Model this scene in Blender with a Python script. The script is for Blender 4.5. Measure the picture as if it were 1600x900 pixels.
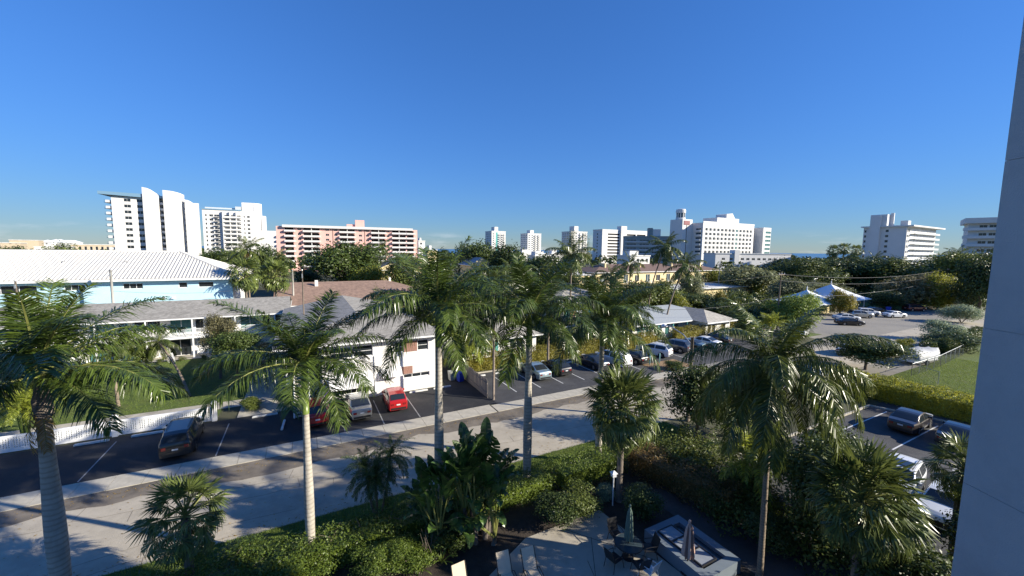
import bpy, math, random
import numpy as np
from math import sin, cos, pi, radians, sqrt, atan2
for o in list(bpy.data.objects): bpy.data.objects.remove(o)
SC = bpy.context.scene
COL = SC.collection
# ---------------------------------------------------------------- camera
F, H = 615.0, 14.0
PITCH, ROLL = math.atan(60 / F), math.atan(.0123)
_fw = np.array([0, cos(PITCH), -sin(PITCH)]); _u0 = np.array([0, sin(PITCH), cos(PITCH)]); _r0 = np.array([1., 0, 0])
_rt = cos(ROLL) * _r0 + sin(ROLL) * _u0; _up = -sin(ROLL) * _r0 + cos(ROLL) * _u0
cd = bpy.data.cameras.new('camera'); cam = bpy.data.objects.new('camera', cd); COL.objects.link(cam)
from mathutils import Matrix, Vector
_m = Matrix([[_rt[i], _up[i], -_fw[i], 0] for i in range(3)] + [[0, 0, 0, 1]])
_m.translation = Vector((0, 0, H)); cam.matrix_world = _m
cd.sensor_width = 36; cd.sensor_fit = 'HORIZONTAL'; cd.lens = 36 * F / 1600
cd.clip_start = .1; cd.clip_end = 60000
SC.camera = cam
# ---------------------------------------------------------------- light
SUN_AZ, SUN_EL = radians(101), radians(23)          # azimuth from +Y towards +X
wd = bpy.data.worlds.new('World'); SC.world = wd; wd.use_nodes = True
nt = wd.node_tree; nt.nodes.clear()
sky = nt.nodes.new('ShaderNodeTexSky'); sky.sky_type = 'NISHITA'; sky.sun_disc = False
sky.sun_elevation = SUN_EL; sky.sun_rotation = SUN_AZ; sky.altitude = 0; sky.air_density = 1.0; sky.dust_density = 0.; sky.ozone_density = 5
bg = nt.nodes.new('ShaderNodeBackground'); bg.inputs[1].default_value = .081
wo = nt.nodes.new('ShaderNodeOutputWorld')
# low cumulus bank near the horizon, all round
tc = nt.nodes.new('ShaderNodeTexCoord'); sep = nt.nodes.new('ShaderNodeSeparateXYZ')
mp = nt.nodes.new('ShaderNodeMapping'); mp.inputs['Scale'].default_value = (5, 5, 26)
nz = nt.nodes.new('ShaderNodeTexNoise'); nz.inputs['Scale'].default_value = 1.6; nz.inputs['Detail'].default_value = 7; nz.inputs['Roughness'].default_value = .58
r1 = nt.nodes.new('ShaderNodeValToRGB'); r1.color_ramp.elements[0].position = .53; r1.color_ramp.elements[1].position = .74
r2 = nt.nodes.new('ShaderNodeValToRGB')
r2.color_ramp.elements[0].position = 0; r2.color_ramp.elements[0].color = (.75,) * 3 + (1,)
r2.color_ramp.elements[1].position = .045; r2.color_ramp.elements[1].color = (0, 0, 0, 1)
mu = nt.nodes.new('ShaderNodeMath'); mu.operation = 'MULTIPLY'
mx = nt.nodes.new('ShaderNodeMixRGB'); mx.inputs[2].default_value = (6.2, 6.6, 7.2, 1)
L = nt.links.new
L(tc.outputs['Generated'], sep.inputs[0]); L(tc.outputs['Generated'], mp.inputs[0]); L(mp.outputs[0], nz.inputs[0])
L(nz.outputs[0], r1.inputs[0]); L(sep.outputs[2], r2.inputs[0]); L(r1.outputs[0], mu.inputs[0]); L(r2.outputs[0], mu.inputs[1])
hs = nt.nodes.new('ShaderNodeHueSaturation'); hs.inputs['Saturation'].default_value = 1.06; hs.inputs['Value'].default_value = 1.0
tn = nt.nodes.new('ShaderNodeMixRGB'); tn.blend_type = 'MULTIPLY'; tn.inputs[0].default_value = 1; tn.inputs[2].default_value = (.79, .97, 1.30, 1)
L(sky.outputs[0], tn.inputs[1]); L(tn.outputs[0], hs.inputs['Color'])
bw = nt.nodes.new('ShaderNodeRGBToBW'); L(sky.outputs[0], bw.inputs[0])           # soft shoulder, as the camera gave the bright low sky
ma = nt.nodes.new('ShaderNodeMath'); ma.operation = 'MULTIPLY_ADD'; ma.inputs[1].default_value = .26; ma.inputs[2].default_value = 1.0; L(bw.outputs[0], ma.inputs[0])
dv = nt.nodes.new('ShaderNodeMath'); dv.operation = 'DIVIDE'; dv.inputs[0].default_value = 1.42; L(ma.outputs[0], dv.inputs[1]); L(dv.outputs[0], hs.inputs['Value'])
L(mu.outputs[0], mx.inputs[0]); L(hs.outputs[0], mx.inputs[1]); L(mx.outputs[0], bg.inputs[0]); L(bg.outputs[0], wo.inputs[0])
sl = bpy.data.lights.new('sun', 'SUN'); sl.energy = 5.0; sl.angle = radians(.55); sl.color = (1, .92, .77)
sun = bpy.data.objects.new('sun', sl); COL.objects.link(sun)
sd = Vector((sin(SUN_AZ) * cos(SUN_EL), cos(SUN_AZ) * cos(SUN_EL), sin(SUN_EL)))
sun.rotation_euler = sd.to_track_quat('Z', 'Y').to_euler(); sun.location = (60, -20, 60)
SC.view_settings.view_transform = 'Standard'; SC.view_settings.look = 'None'; SC.view_settings.exposure = .85; SC.view_settings.gamma = 1
SC.view_settings.use_curve_mapping = False
# ---------------------------------------------------------------- coordinates
TH = radians(28); CU, SU = cos(TH), sin(TH)              # the street grid: u along the street, v away from the camera
def W(u, v, z=0.): return (CU * u - SU * v, SU * u + CU * v, z)
def UV(x, y): return (CU * x + SU * y, -SU * x + CU * y)
def ray(px, py): return _fw + _rt * (px - 800) / F + _up * (450 - py) / F
def G(px, py, z=0.):
    d = ray(px, py); t = (z - H) / d[2]; return (d[0] * t, d[1] * t, z)
def D(px, py, Y):
    d = ray(px, py); t = Y / d[1]; return (d[0] * t, Y, H + d[2] * t)
rnd = random.Random(7)
# ---------------------------------------------------------------- materials
MATS = {}
def mat(name, col, rough=.7, var=.12, scale=3., bump=0., bscale=40., metal=0., spec=.5, coat=0., dirt=None, dscale=.5, emit=None):
    if name in MATS: return MATS[name]
    m = bpy.data.materials.new(name); m.use_nodes = True; n = m.node_tree; b = n.nodes['Principled BSDF']
    b.inputs['Roughness'].default_value = rough; b.inputs['Metallic'].default_value = metal
    b.inputs['Specular IOR Level'].default_value = spec; b.inputs['Coat Weight'].default_value = coat
    c = tuple(col) + (1,)
    tcn = n.nodes.new('ShaderNodeTexCoord'); out = None
    if var > 0:
        no = n.nodes.new('ShaderNodeTexNoise'); no.inputs['Scale'].default_value = scale; no.inputs['Detail'].default_value = 8; no.inputs['Roughness'].default_value = .65
        n.links.new(tcn.outputs['Object'], no.inputs[0])
        mr = n.nodes.new('ShaderNodeMapRange'); mr.inputs[1].default_value = .3; mr.inputs[2].default_value = .7; mr.inputs[3].default_value = 1 - var; mr.inputs[4].default_value = 1 + var
        n.links.new(no.outputs[0], mr.inputs[0])
        mm = n.nodes.new('ShaderNodeMixRGB'); mm.blend_type = 'MULTIPLY'; mm.inputs[0].default_value = 1; mm.inputs[1].default_value = c
        n.links.new(mr.outputs[0], mm.inputs[2]); out = mm.outputs[0]
    if dirt:
        no2 = n.nodes.new('ShaderNodeTexNoise'); no2.inputs['Scale'].default_value = dscale; no2.inputs['Detail'].default_value = 10; no2.inputs['Roughness'].default_value = .7
        n.links.new(tcn.outputs['Object'], no2.inputs[0])
        rp = n.nodes.new('ShaderNodeValToRGB'); rp.color_ramp.elements[0].position = .5; rp.color_ramp.elements[1].position = .68
        n.links.new(no2.outputs[0], rp.inputs[0])
        m2 = n.nodes.new('ShaderNodeMixRGB'); m2.inputs[2].default_value = tuple(dirt) + (1,)
        if out is not None: n.links.new(out, m2.inputs[1])
        else: m2.inputs[1].default_value = c
        mf = n.nodes.new('ShaderNodeMath'); mf.operation = 'MULTIPLY'; mf.inputs[1].default_value = .8
        n.links.new(rp.outputs[0], mf.inputs[0]); n.links.new(mf.outputs[0], m2.inputs[0]); out = m2.outputs[0]
    if out is not None: n.links.new(out, b.inputs['Base Color'])
    else: b.inputs['Base Color'].default_value = c
    if bump > 0:
        nb = n.nodes.new('ShaderNodeTexNoise'); nb.inputs['Scale'].default_value = bscale; nb.inputs['Detail'].default_value = 5
        n.links.new(tcn.outputs['Object'], nb.inputs[0])
        bp = n.nodes.new('ShaderNodeBump'); bp.inputs['Strength'].default_value = bump; bp.inputs['Distance'].default_value = .03
        n.links.new(nb.outputs[0], bp.inputs['Height']); n.links.new(bp.outputs[0], b.inputs['Normal'])
    if emit:
        b.inputs['Emission Color'].default_value = tuple(emit) + (1,); b.inputs['Emission Strength'].default_value = 1
    MATS[name] = m; return m
def leafmat(name, c1, c2, rough=.42, trans=.28, tcol=None):
    if name in MATS: return MATS[name]
    c1 = (c1[0] * .85, c1[1] * .92, c1[2] * .8); c2 = (c2[0] * 1.55, c2[1] * 1.68, c2[2] * 1.1)
    m = bpy.data.materials.new(name); m.use_nodes = True; n = m.node_tree; b = n.nodes['Principled BSDF']
    b.inputs['Roughness'].default_value = rough; b.inputs['Specular IOR Level'].default_value = .45
    ge = n.nodes.new('ShaderNodeNewGeometry'); oi = n.nodes.new('ShaderNodeObjectInfo')
    ad = n.nodes.new('ShaderNodeMath'); ad.operation = 'MULTIPLY_ADD'; ad.inputs[1].default_value = .35
    n.links.new(oi.outputs['Random'], ad.inputs[0])
    ml = n.nodes.new('ShaderNodeMath'); ml.operation = 'MULTIPLY'; ml.inputs[1].default_value = .75
    n.links.new(ge.outputs['Random Per Island'], ml.inputs[0]); n.links.new(ml.outputs[0], ad.inputs[2])
    rp = n.nodes.new('ShaderNodeValToRGB'); rp.color_ramp.elements[0].color = tuple(c1) + (1,); rp.color_ramp.elements[1].color = tuple(c2) + (1,)
    n.links.new(ad.outputs[0], rp.inputs[0]); n.links.new(rp.outputs[0], b.inputs['Base Color'])
    tr = n.nodes.new('ShaderNodeBsdfTranslucent'); hv = n.nodes.new('ShaderNodeHueSaturation'); hv.inputs['Value'].default_value = 1.9; hv.inputs['Hue'].default_value = .485
    n.links.new(rp.outputs[0], hv.inputs['Color']); n.links.new(hv.outputs[0], tr.inputs[0])
    ms = n.nodes.new('ShaderNodeMixShader'); ms.inputs[0].default_value = trans
    o = n.nodes['Material Output']
    n.links.new(b.outputs[0], ms.inputs[1]); n.links.new(tr.outputs[0], ms.inputs[2]); n.links.new(ms.outputs[0], o.inputs[0])
    MATS[name] = m; return m
def M(k): return MATS[k]
leafmat('royal', (.018, .036, .010), (.066, .088, .022), .30, .14)
leafmat('coco', (.022, .042, .010), (.086, .098, .024), .31, .16)
leafmat('sabal', (.040, .062, .022), (.115, .130, .050), .36, .15)
leafmat('areca', (.070, .100, .016), (.210, .215, .040), .4, .35)
leafmat('darktree', (.016, .032, .010), (.060, .078, .022), .5, .15)
leafmat('midtree', (.030, .052, .014), (.095, .108, .030), .5, .2)
leafmat('yellowtree', (.075, .095, .016), (.200, .190, .035), .5, .3)
leafmat('lighttree', (.070, .110, .026), (.170, .205, .060), .5, .3)
leafmat('greytree', (.070, .078, .048), (.150, .150, .100), .6, .2)
leafmat('browntree', (.070, .062, .040), (.150, .125, .075), .6, .15)
leafmat('silver', (.120, .145, .120), (.240, .265, .225), .6, .15)
leafmat('croton', (.085, .088, .014), (.190, .150, .026), .5, .25)
leafmat('redhedge', (.075, .070, .028), (.210, .120, .060), .5, .25)
leafmat('hedge', (.032, .062, .012), (.105, .130, .028), .48, .2)
leafmat('banana', (.028, .055, .022), (.075, .120, .035), .33, .2)
leafmat('deadfrond', (.160, .100, .045), (.270, .170, .085), .7, .2)
leafmat('grass', (.050, .080, .014), (.120, .150, .032), .6, .25)
def ringmat(name, col, dark, sc_):
    m = mat(name, col, .85, .22, 2.5, .5, 12); n = m.node_tree; b = n.nodes['Principled BSDF']; src = b.inputs['Base Color'].links[0].from_socket
    w = n.nodes.new('ShaderNodeTexWave'); w.wave_type = 'BANDS'; w.bands_direction = 'Z'; w.inputs['Scale'].default_value = sc_; w.inputs['Distortion'].default_value = 2.2; w.inputs['Detail'].default_value = 3; w.inputs['Detail Scale'].default_value = 1.2
    t = n.nodes.new('ShaderNodeTexCoord'); n.links.new(t.outputs['Object'], w.inputs[0])
    r = n.nodes.new('ShaderNodeValToRGB'); r.color_ramp.elements[0].position = .55; r.color_ramp.elements[1].position = .95; n.links.new(w.outputs['Fac'], r.inputs[0])
    x = n.nodes.new('ShaderNodeMixRGB'); x.inputs[2].default_value = tuple(dark) + (1,); f = n.nodes.new('ShaderNodeMath'); f.operation = 'MULTIPLY'; f.inputs[1].default_value = .42
    n.links.new(r.outputs[0], f.inputs[0]); n.links.new(f.outputs[0], x.inputs[0]); n.links.new(src, x.inputs[1]); n.links.new(x.outputs[0], b.inputs['Base Color'])
ringmat('trunk_royal', (.42, .385, .33), (.20, .175, .14), 1.6)
ringmat('trunk_coco', (.24, .19, .14), (.10, .075, .055), 2.4)
mat('trunk_sabal', (.17, .14, .115), .9, .3, 4, .8, 16)
mat('shaft', (.145, .205, .04), .35, .2, 3)
mat('bark', (.12, .095, .075), .9, .3, 5, .6, 18)
mat('rachis', (.20, .21, .06), .5, .15)
mat('concrete_road', (.41, .365, .29), .9, .16, .9, .4, 18, dirt=(.27, .235, .185), dscale=.16)
mat('gutter', (.165, .14, .11), .85, .3, .8, .2, 20, dirt=(.05, .045, .04), dscale=.5)
mat('sidewalk', (.44, .405, .33), .9, .2, 1.6, .3, 20, dirt=(.25, .225, .185), dscale=.35)
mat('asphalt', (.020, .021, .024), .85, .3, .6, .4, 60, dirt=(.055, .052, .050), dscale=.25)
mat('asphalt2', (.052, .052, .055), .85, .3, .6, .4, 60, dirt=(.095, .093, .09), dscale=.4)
mat('greyroad', (.25, .23, .195), .9, .12, .4, .3, 40, dirt=(.15, .145, .14), dscale=.2)
mat('paint_white', (.62, .62, .60), .7, .2, 4)
mat('paint_worn', (.30, .30, .295), .8, .25, 3, dirt=(.07, .07, .07), dscale=1.5)
mat('soil', (.045, .034, .026), .95, .4, 2, .8, 14)
mat('lawn', (.085, .125, .020), .9, .3, 1.5, .9, 25, dirt=(.10, .105, .03), dscale=.5)
mat('earth', (.085, .085, .045), .95, .35, .05, 0)
mat('mulch', (.30, .19, .10), .95, .3, 3, .8, 20)
mat('patio', (.42, .38, .31), .85, .15, 1.2, .2, 30, dirt=(.29, .26, .215), dscale=.6)
mat('sea', (.03, .10, .20), .25, .1, .02)
mat('white_wall', (.74, .73, .70), .75, .05, 1.2, .1, 40)
mat('white_trim', (.80, .80, .79), .6, .04, 2)
mat('blue_wall', (.47, .70, .80), .75, .05, .8, .1, 40)
mat('blue_band', (.13, .24, .34), .7, .05)
mat('tile_white', (.62, .60, .55), .65, .07, 1.5)
mat('shingle', (.31, .29, .25), .9, .38, 2.6, .7, 7, dirt=(.21, .195, .165), dscale=.8)
mat('shingle_light', (.37, .35, .31), .9, .3, 2.6, .6, 8)
mat('shingle_blue', (.30, .33, .36), .9, .15, 6, .5, 12)
mat('brown_roof', (.265, .175, .13), .9, .35, 1.8, .4, 8, dirt=(.19, .125, .095), dscale=.3)
mat('brown_tile', (.16, .105, .085), .85, .25, 3, .5, 8)
mat('flat_roof', (.62, .61, .58), .85, .15, .4, dirt=(.42, .40, .37), dscale=.3)
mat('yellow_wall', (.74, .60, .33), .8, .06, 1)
mat('tan_wall', (.50, .41, .29), .8, .06, .5)
mat('pink_wall', (.76, .46, .40), .8, .05, .5)
mat('tower_white', (.69, .68, .655), .75, .04, .3)
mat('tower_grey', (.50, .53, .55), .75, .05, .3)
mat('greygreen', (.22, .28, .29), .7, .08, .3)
mat('roof_blue', (.17, .30, .42), .6, .06)
mat('wall_own', (.40, .43, .45), .85, .07, .7, .4, 45, dirt=(.31, .325, .34), dscale=.35)
mat('glass', (.022, .027, .032), .08, 0, spec=.6)
mat('glass_blue', (.05, .075, .09), .1, 0, spec=.6)
mat('glass_teal', (.06, .16, .16), .12, 0, spec=.6)
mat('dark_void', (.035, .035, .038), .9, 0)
mat('brick', (.30, .165, .125), .9, .35, 14, .5, 30)
mat('teal', (.09, .38, .36), .6, .05)
mat('orange', (.68, .34, .15), .7, .05)
mat('wood_grey', (.23, .20, .17), .9, .25, 3, .4, 20)
mat('pole_wood', (.21, .17, .135), .9, .25, 3, .4, 20)
mat('pole_concrete', (.42, .41, .38), .85, .12, 3)
mat('metal_dark', (.03, .03, .032), .45, .05, metal=.3)
mat('metal_grey', (.45, .46, .46), .4, .05, metal=.7)
mat('wire', (.10, .10, .10), .6, 0)
mat('bin_blue', (.02, .06, .42), .45, .05)
mat('bin_grey', (.40, .40, .38), .5, .05)
mat('canopy_white', (.80, .82, .85), .5, .03)
mat('tarp', (.31, .32, .335), .6, .12, 1.2, .6, 4)
mat('tub', (.17, .205, .24), .55, .06, 2)
mat('tub_cover', (.27, .30, .34), .4, .08)
mat('umb_green', (.13, .19, .155), .8, .12, 6)
mat('umb_tan', (.62, .42, .34), .8, .1, 6)
mat('umb_brown', (.22, .14, .12), .8, .1, 6)
mat('sling', (.66, .55, .40), .8, .06, 8)
mat('cushion', (.25, .50, .50), .8, .05)
mat('plastic_white', (.75, .76, .78), .4, .03)
mat('tyre', (.018, .018, .018), .85, 0)
mat('rim', (.42, .42, .43), .35, 0, metal=.8)
mat('rim_dark', (.05, .05, .05), .4, 0, metal=.5)
mat('taillight', (.20, .010, .010), .2, 0, coat=.6)
mat('headlight', (.60, .62, .65), .12, 0, coat=.6)
mat('plate', (.65, .66, .66), .5, 0)
mat('trim_black', (.015, .015, .016), .5, 0)
mat('sign_red', (.22, .05, .06), .5, 0)
for k, c, me in (('p_black', (.008, .009, .012), .2), ('p_red', (.42, .012, .014), .15), ('p_red2', (.33, .010, .014), .2), ('p_silver', (.42, .42, .40), .7),
                 ('p_ltblue', (.33, .43, .46), .55), ('p_white', (.74, .75, .75), 0.), ('p_grey', (.10, .105, .12), .6), ('p_dkblue', (.030, .036, .050), .5),
                 ('p_maroon', (.11, .014, .014), .3), ('p_green', (.20, .26, .25), .5), ('p_bronze', (.075, .065, .062), .6)):
    mat(k, c, .28, 0, metal=me, coat=.7)
# ---------------------------------------------------------------- objects
def link(o, parent=None):
    COL.objects.link(o)
    if parent is not None: o.parent = parent
    return o
def tag(o, label, cat, group=None, kind=None):
    if label: o['label'] = label
    if cat: o['category'] = cat
    if group: o['group'] = group
    if kind: o['kind'] = kind
    return o
def thing(name, label, cat, loc=(0, 0, 0), rz=0., group=None):
    o = bpy.data.objects.new(name, None); o.empty_display_size = .3
    o.location = loc; o.rotation_euler = (0, 0, rz); link(o); return tag(o, label, cat, group)
def part(name, me, parent, loc=(0, 0, 0), rz=0., rot=None, sc=None):
    o = bpy.data.objects.new(name, me); o.location = loc; o.rotation_euler = rot if rot else (0, 0, rz)
    if sc: o.scale = sc if hasattr(sc, '__len__') else (sc,) * 3
    return link(o, parent)
class MB:
    def __init__(s): s.v = []; s.f = []; s.m = []; s.mats = []; s.cur = 0; s.sm = []; s.smooth = False
    def mt(s, k):
        if k not in s.mats: s.mats.append(k)
        s.cur = s.mats.index(k); return s
    def face(s, pts):
        b = len(s.v); s.v += [tuple(p) for p in pts]; s.f.append(tuple(range(b, b + len(pts)))); s.m.append(s.cur); s.sm.append(s.smooth)
    def idx(s, vs, fs):
        b = len(s.v); s.v += [tuple(p) for p in vs]
        for f in fs: s.f.append(tuple(b + i for i in f)); s.m.append(s.cur); s.sm.append(s.smooth)
    def box(s, x0, y0, z0, x1, y1, z1, T=None):
        vs = [(x, y, z) for z in (z0, z1) for y in (y0, y1) for x in (x0, x1)]
        if T: vs = [T(*p) for p in vs]
        s.idx(vs, [(0, 2, 3, 1), (4, 5, 7, 6), (0, 1, 5, 4), (2, 6, 7, 3), (0, 4, 6, 2), (1, 3, 7, 5)])
    def prism(s, poly, z0, z1):
        n = len(poly); vs = [(x, y, z0) for x, y in poly] + [(x, y, z1) for x, y in poly]
        s.idx(vs, [tuple(range(n - 1, -1, -1)), tuple(range(n, 2 * n))] + [(i, (i + 1) % n, n + (i + 1) % n, n + i) for i in range(n)])
    def tube(s, pts, rad, n=8, cap=True):
        P = [Vector(p) for p in pts]; R = rad if hasattr(rad, '__len__') else [rad] * len(P); vs = []; fs = []
        for i, p in enumerate(P):
            t = (P[min(i + 1, len(P) - 1)] - P[max(i - 1, 0)]).normalized()
            a = Vector((0, 0, 1)) if abs(t.z) < .9 else Vector((1, 0, 0))
            x = t.cross(a).normalized(); y = t.cross(x).normalized()
            for k in range(n):
                an = 2 * pi * k / n; q = p + (x * cos(an) + y * sin(an)) * R[i]; vs.append(tuple(q))
        for i in range(len(P) - 1):
            for k in range(n):
                fs.append((i * n + k, i * n + (k + 1) % n, (i + 1) * n + (k + 1) % n, (i + 1) * n + k))
        if cap: fs.append(tuple(range(n))); fs.append(tuple(range((len(P) - 1) * n, len(P) * n))[::-1])
        s.idx(vs, fs)
    def lathe(s, prof, n=12, c=(0, 0)):
        vs = []; fs = []
        for r, z in prof:
            for k in range(n): vs.append((c[0] + r * cos(2 * pi * k / n), c[1] + r * sin(2 * pi * k / n), z))
        for i in range(len(prof) - 1):
            for k in range(n): fs.append((i * n + k, i * n + (k + 1) % n, (i + 1) * n + (k + 1) % n, (i + 1) * n + k))
        fs.append(tuple(range(n))[::-1]); fs.append(tuple(range((len(prof) - 1) * n, len(prof) * n)))
        s.idx(vs, fs)
    def mesh(s, name):
        me = bpy.data.meshes.new(name); me.from_pydata(s.v, [], s.f)
        for k in (s.mats or ['white_wall']): me.materials.append(MATS[k])
        me.polygons.foreach_set('material_index', s.m); me.polygons.foreach_set('use_smooth', s.sm); me.update(); return me
    def build(s, name, parent=None, loc=(0, 0, 0), rz=0.): return part(name, s.mesh(name), parent, loc, rz)
def one(k): return MB().mt(k)
def struct(name, mb, loc=(0, 0, 0)):
    o = mb.build(name, None, loc); o['kind'] = 'structure'; return o
def quad_uv(k, u0, v0, u1, v1, z, name):
    m = one(k); m.face([W(u0, v0, z), W(u1, v0, z), W(u1, v1, z), W(u0, v1, z)]); return struct(name, m)
# ---------------------------------------------------------------- the ground
g = one('earth'); g.face([(-4000, -300, -.012), (4000, -300, -.012), (4000, 1100, -.012), (-4000, 1100, -.012)]); struct('ground', g)
g = one('sea'); g.face([(-30000, 1100, -.3), (30000, 1100, -.3), (30000, 30000, -.3), (-30000, 30000, -.3)]); struct('sea', g)
quad_uv('concrete_road', -60, 21.7, 215, 29.4, .02, 'road')
# worn apron along the far gutter, dished
gr_ = random.Random(8); g = one('gutter'); NG = 150; lo = []; a_ = 0.
for i in range(NG + 1):
    a_ = .82 * a_ + gr_.uniform(-.28, .28); lo.append(27.95 + a_ + .3 * sin(i * .21))
for i in range(NG):
    u0_, u1_ = -60 + 103 * i / NG, -60 + 103 * (i + 1) / NG; g.face([W(u0_, lo[i], .025), W(u1_, lo[i + 1], .025), W(u1_, 29.5, .025), W(u0_, 29.5, .025)])
struct('gutter', g)
quad_uv('greyroad', 43, 29.4, 215, 31.0, .016, 'road_shoulder')
# kerbed pavement, cast in slabs
def slabs(name, u0, u1, v0, v1, step, k, h, holes=()):
    p = bpy.data.objects.new(name, None); link(p); p['kind'] = 'structure'; p.location = W(u0, v0); p.rotation_euler = (0, 0, TH)
    m = one(k); m.box(.012, 0, 0, step - .012, v1 - v0, h); me = m.mesh('slab'); i = 0
    while u0 + (i + 1) * step <= u1 + .01:
        part('slab', me, p, (i * step, 0, 0)); i += 1
    return p
slabs('pavement', -60, 14.4, 29.5, 31.2, 1.55, 'sidewalk', .06)
slabs('pavement', 14.5, 42.4, 29.5, 31.0, 1.55, 'sidewalk', .06)
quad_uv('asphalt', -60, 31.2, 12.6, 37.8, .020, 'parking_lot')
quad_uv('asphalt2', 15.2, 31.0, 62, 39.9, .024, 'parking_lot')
quad_uv('asphalt', 12.6, 31.2, 15.2, 44, .016, 'parking_lot_strip')
quad_uv('greyroad', 74, 31.0, 150, 46.0, .012, 'parking_lot')
quad_uv('asphalt2', 17, -6, 48.4, 15.4, .010, 'parking_lot')
quad_uv('sidewalk', -60, 40.6, -1.0, 42.4, .030, 'path')
quad_uv('sidewalk', -60, 38.3, -6.6, 38.9, .026, 'path_edge')
quad_uv('lawn', -60, 38.9, -6.6, 40.6, .022, 'lawn_strip')
quad_uv('lawn', -60, 42.4, 1, 60.6, .022, 'lawn')
quad_uv('sidewalk', -60, 60.6, -2.2, 63.2, .06, 'terrace')
quad_uv('sidewalk', -5.2, 37.8, 1.0, 60.0, .045, 'stair_court')
quad_uv('lawn', -60, 19.4, 26, 21.7, .018, 'verge')
quad_uv('soil', -60, 6, 24, 19.4, .008, 'garden_bed')
quad_uv('lawn', 50.2, 7, 104, 20.4, .02, 'lawn')
quad_uv('greyroad', 55, 18.6, 74, 21.7, .026, 'driveway')
quad_uv('lawn', 74, 34.0, 79, 39, .03, 'lawn_patch')
quad_uv('lawn', 133, 40.6, 170, 52, .03, 'lawn_far')
quad_uv('mulch', 36.6, 31.3, 42.2, 34.4, .05, 'planting_island')
# cracked patio
g = one('patio'); P4 = [UV(*G(x, y)[:2]) for x, y in ((952, 803), (836, 853))]
pp = [W(13.7, 15.4), W(9.1, 15.4), W(4.6, 13.2), W(4.6, 8), W(14.3, 8)]
g.prism([(p[0], p[1]) for p in pp], 0, .05); struct('patio', g)
def stripes(name, lst, z, w=.1, k='paint_white'):
    p = bpy.data.objects.new(name, None); link(p); p['kind'] = 'structure'
    for (a, b, c, d) in lst:
        A = Vector(W(a, b, z)); B = Vector(W(c, d, z)); n = (B - A).normalized().cross(Vector((0, 0, 1))) * w / 2
        m = one(k); m.face([A - n, B - n, B + n, A + n]); m.build('stripe', p)
stripes('bay_markings', [(u, 31.4, u, 36.9) for u in (-12.2, -5.6, -.4, 2.4, 5.3, 8.2)], .0255, .08, 'paint_worn')
stripes('bay_markings', [(u, 33.0, u, 38.6) for u in (18.2, 21.0, 23.8, 26.6, 29.4, 32.2, 35.0, 44.2, 47.0, 50)], .0295)
stripes('bay_markings', [(37, v, 45.6, v) for v in (14.2, 11.0, 8.0, 5)] + [(27, v, 33, v) for v in (10.2, 7.2, 4.2)], .015)
stripes('sealed_crack', [(13.7, 11.5, 10.9, 15.39), (10.9, 12.9, 9.2, 8), (12, 14, 10.2, 11.4)], .053, .025, 'soil')
# long tar-sealed cracks wandering over the concrete
cr = random.Random(3); lst = []
for (u, v, du, n) in ((-25, 23.2, 1.1, 22), (-24, 26.2, 1.2, 26), (6, 24.4, 1.2, 22), (-6, 25.3, .9, 12), (-14, 22.3, .8, 14), (14, 26.7, 1.1, 16)):
    for i in range(n):
        u2, v2 = u + du, v + cr.uniform(-.22, .22); lst.append((u, v, u2, v2)); u, v = u2, v2
        if cr.random() < .13: lst.append((u, v, u + cr.uniform(-.3, .3), v + cr.choice((-1, 1)) * cr.uniform(.6, 1.6)))
stripes('road_cracks', lst, .024, .025, 'gutter')
def wheel_stop(u, v, rz=0., lab=''):
    m = one('paint_white'); m.prism([(-.9, -.08), (.9, -.08), (.9, .08), (-.9, .08)], 0, .1)
    m.box(-.86, -.055, .1, .86, .055, .135)
    o = m.build('wheel_stop', None, W(u, v, .026), TH + rz); tag(o, lab, 'wheel stop', 'concrete wheel stops')
wheel_stop(-13.6, 37.3, 0, 'white wheel stop by the white fence, left of the black SUV')
wheel_stop(-10.6, 37.3, 0, 'white wheel stop by the fence, hidden partly by the leftmost palm fronds')
wheel_stop(-3.2, 37.3, 0, 'white wheel stop right of the black SUV near the grass corner')
wheel_stop(-1.8, 34.6, 1.5, 'long pale kerb block lying across the lot left of the red SUV')
wheel_stop(9.6, 37.3, 0, 'white wheel stop against the white house, right of the red hatchback')
wheel_stop(12.0, 37.3, 0, 'white wheel stop beside the blue bin')
wheel_stop(16.6, 39.0, 0, 'white wheel stop in the empty bay nearest the wooden fence')
wheel_stop(19.6, 39.0, 0, 'white wheel stop in the empty bay left of the light blue sedan')
wheel_stop(28.6, 39.0, 0, 'white wheel stop in front of the hedge right of the black sedan')
# low kerbs
def kerb(u0, v0, u1, v1, lab):
    A = Vector(W(u0, v0)); B = Vector(W(u1, v1)); d = B - A; l = d.length
    m = one('sidewalk'); m.box(0, -.075, 0, l, .075, .14); o = m.build('kerb', None, A, atan2(d.y, d.x)); o['kind'] = 'structure'
kerb(15.4, 40.0, 62, 40.0, ''); kerb(45.8, 15.45, 48.3, 8, ''); kerb(24.6, 15.5, 45.8, 15.5, '')
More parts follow.
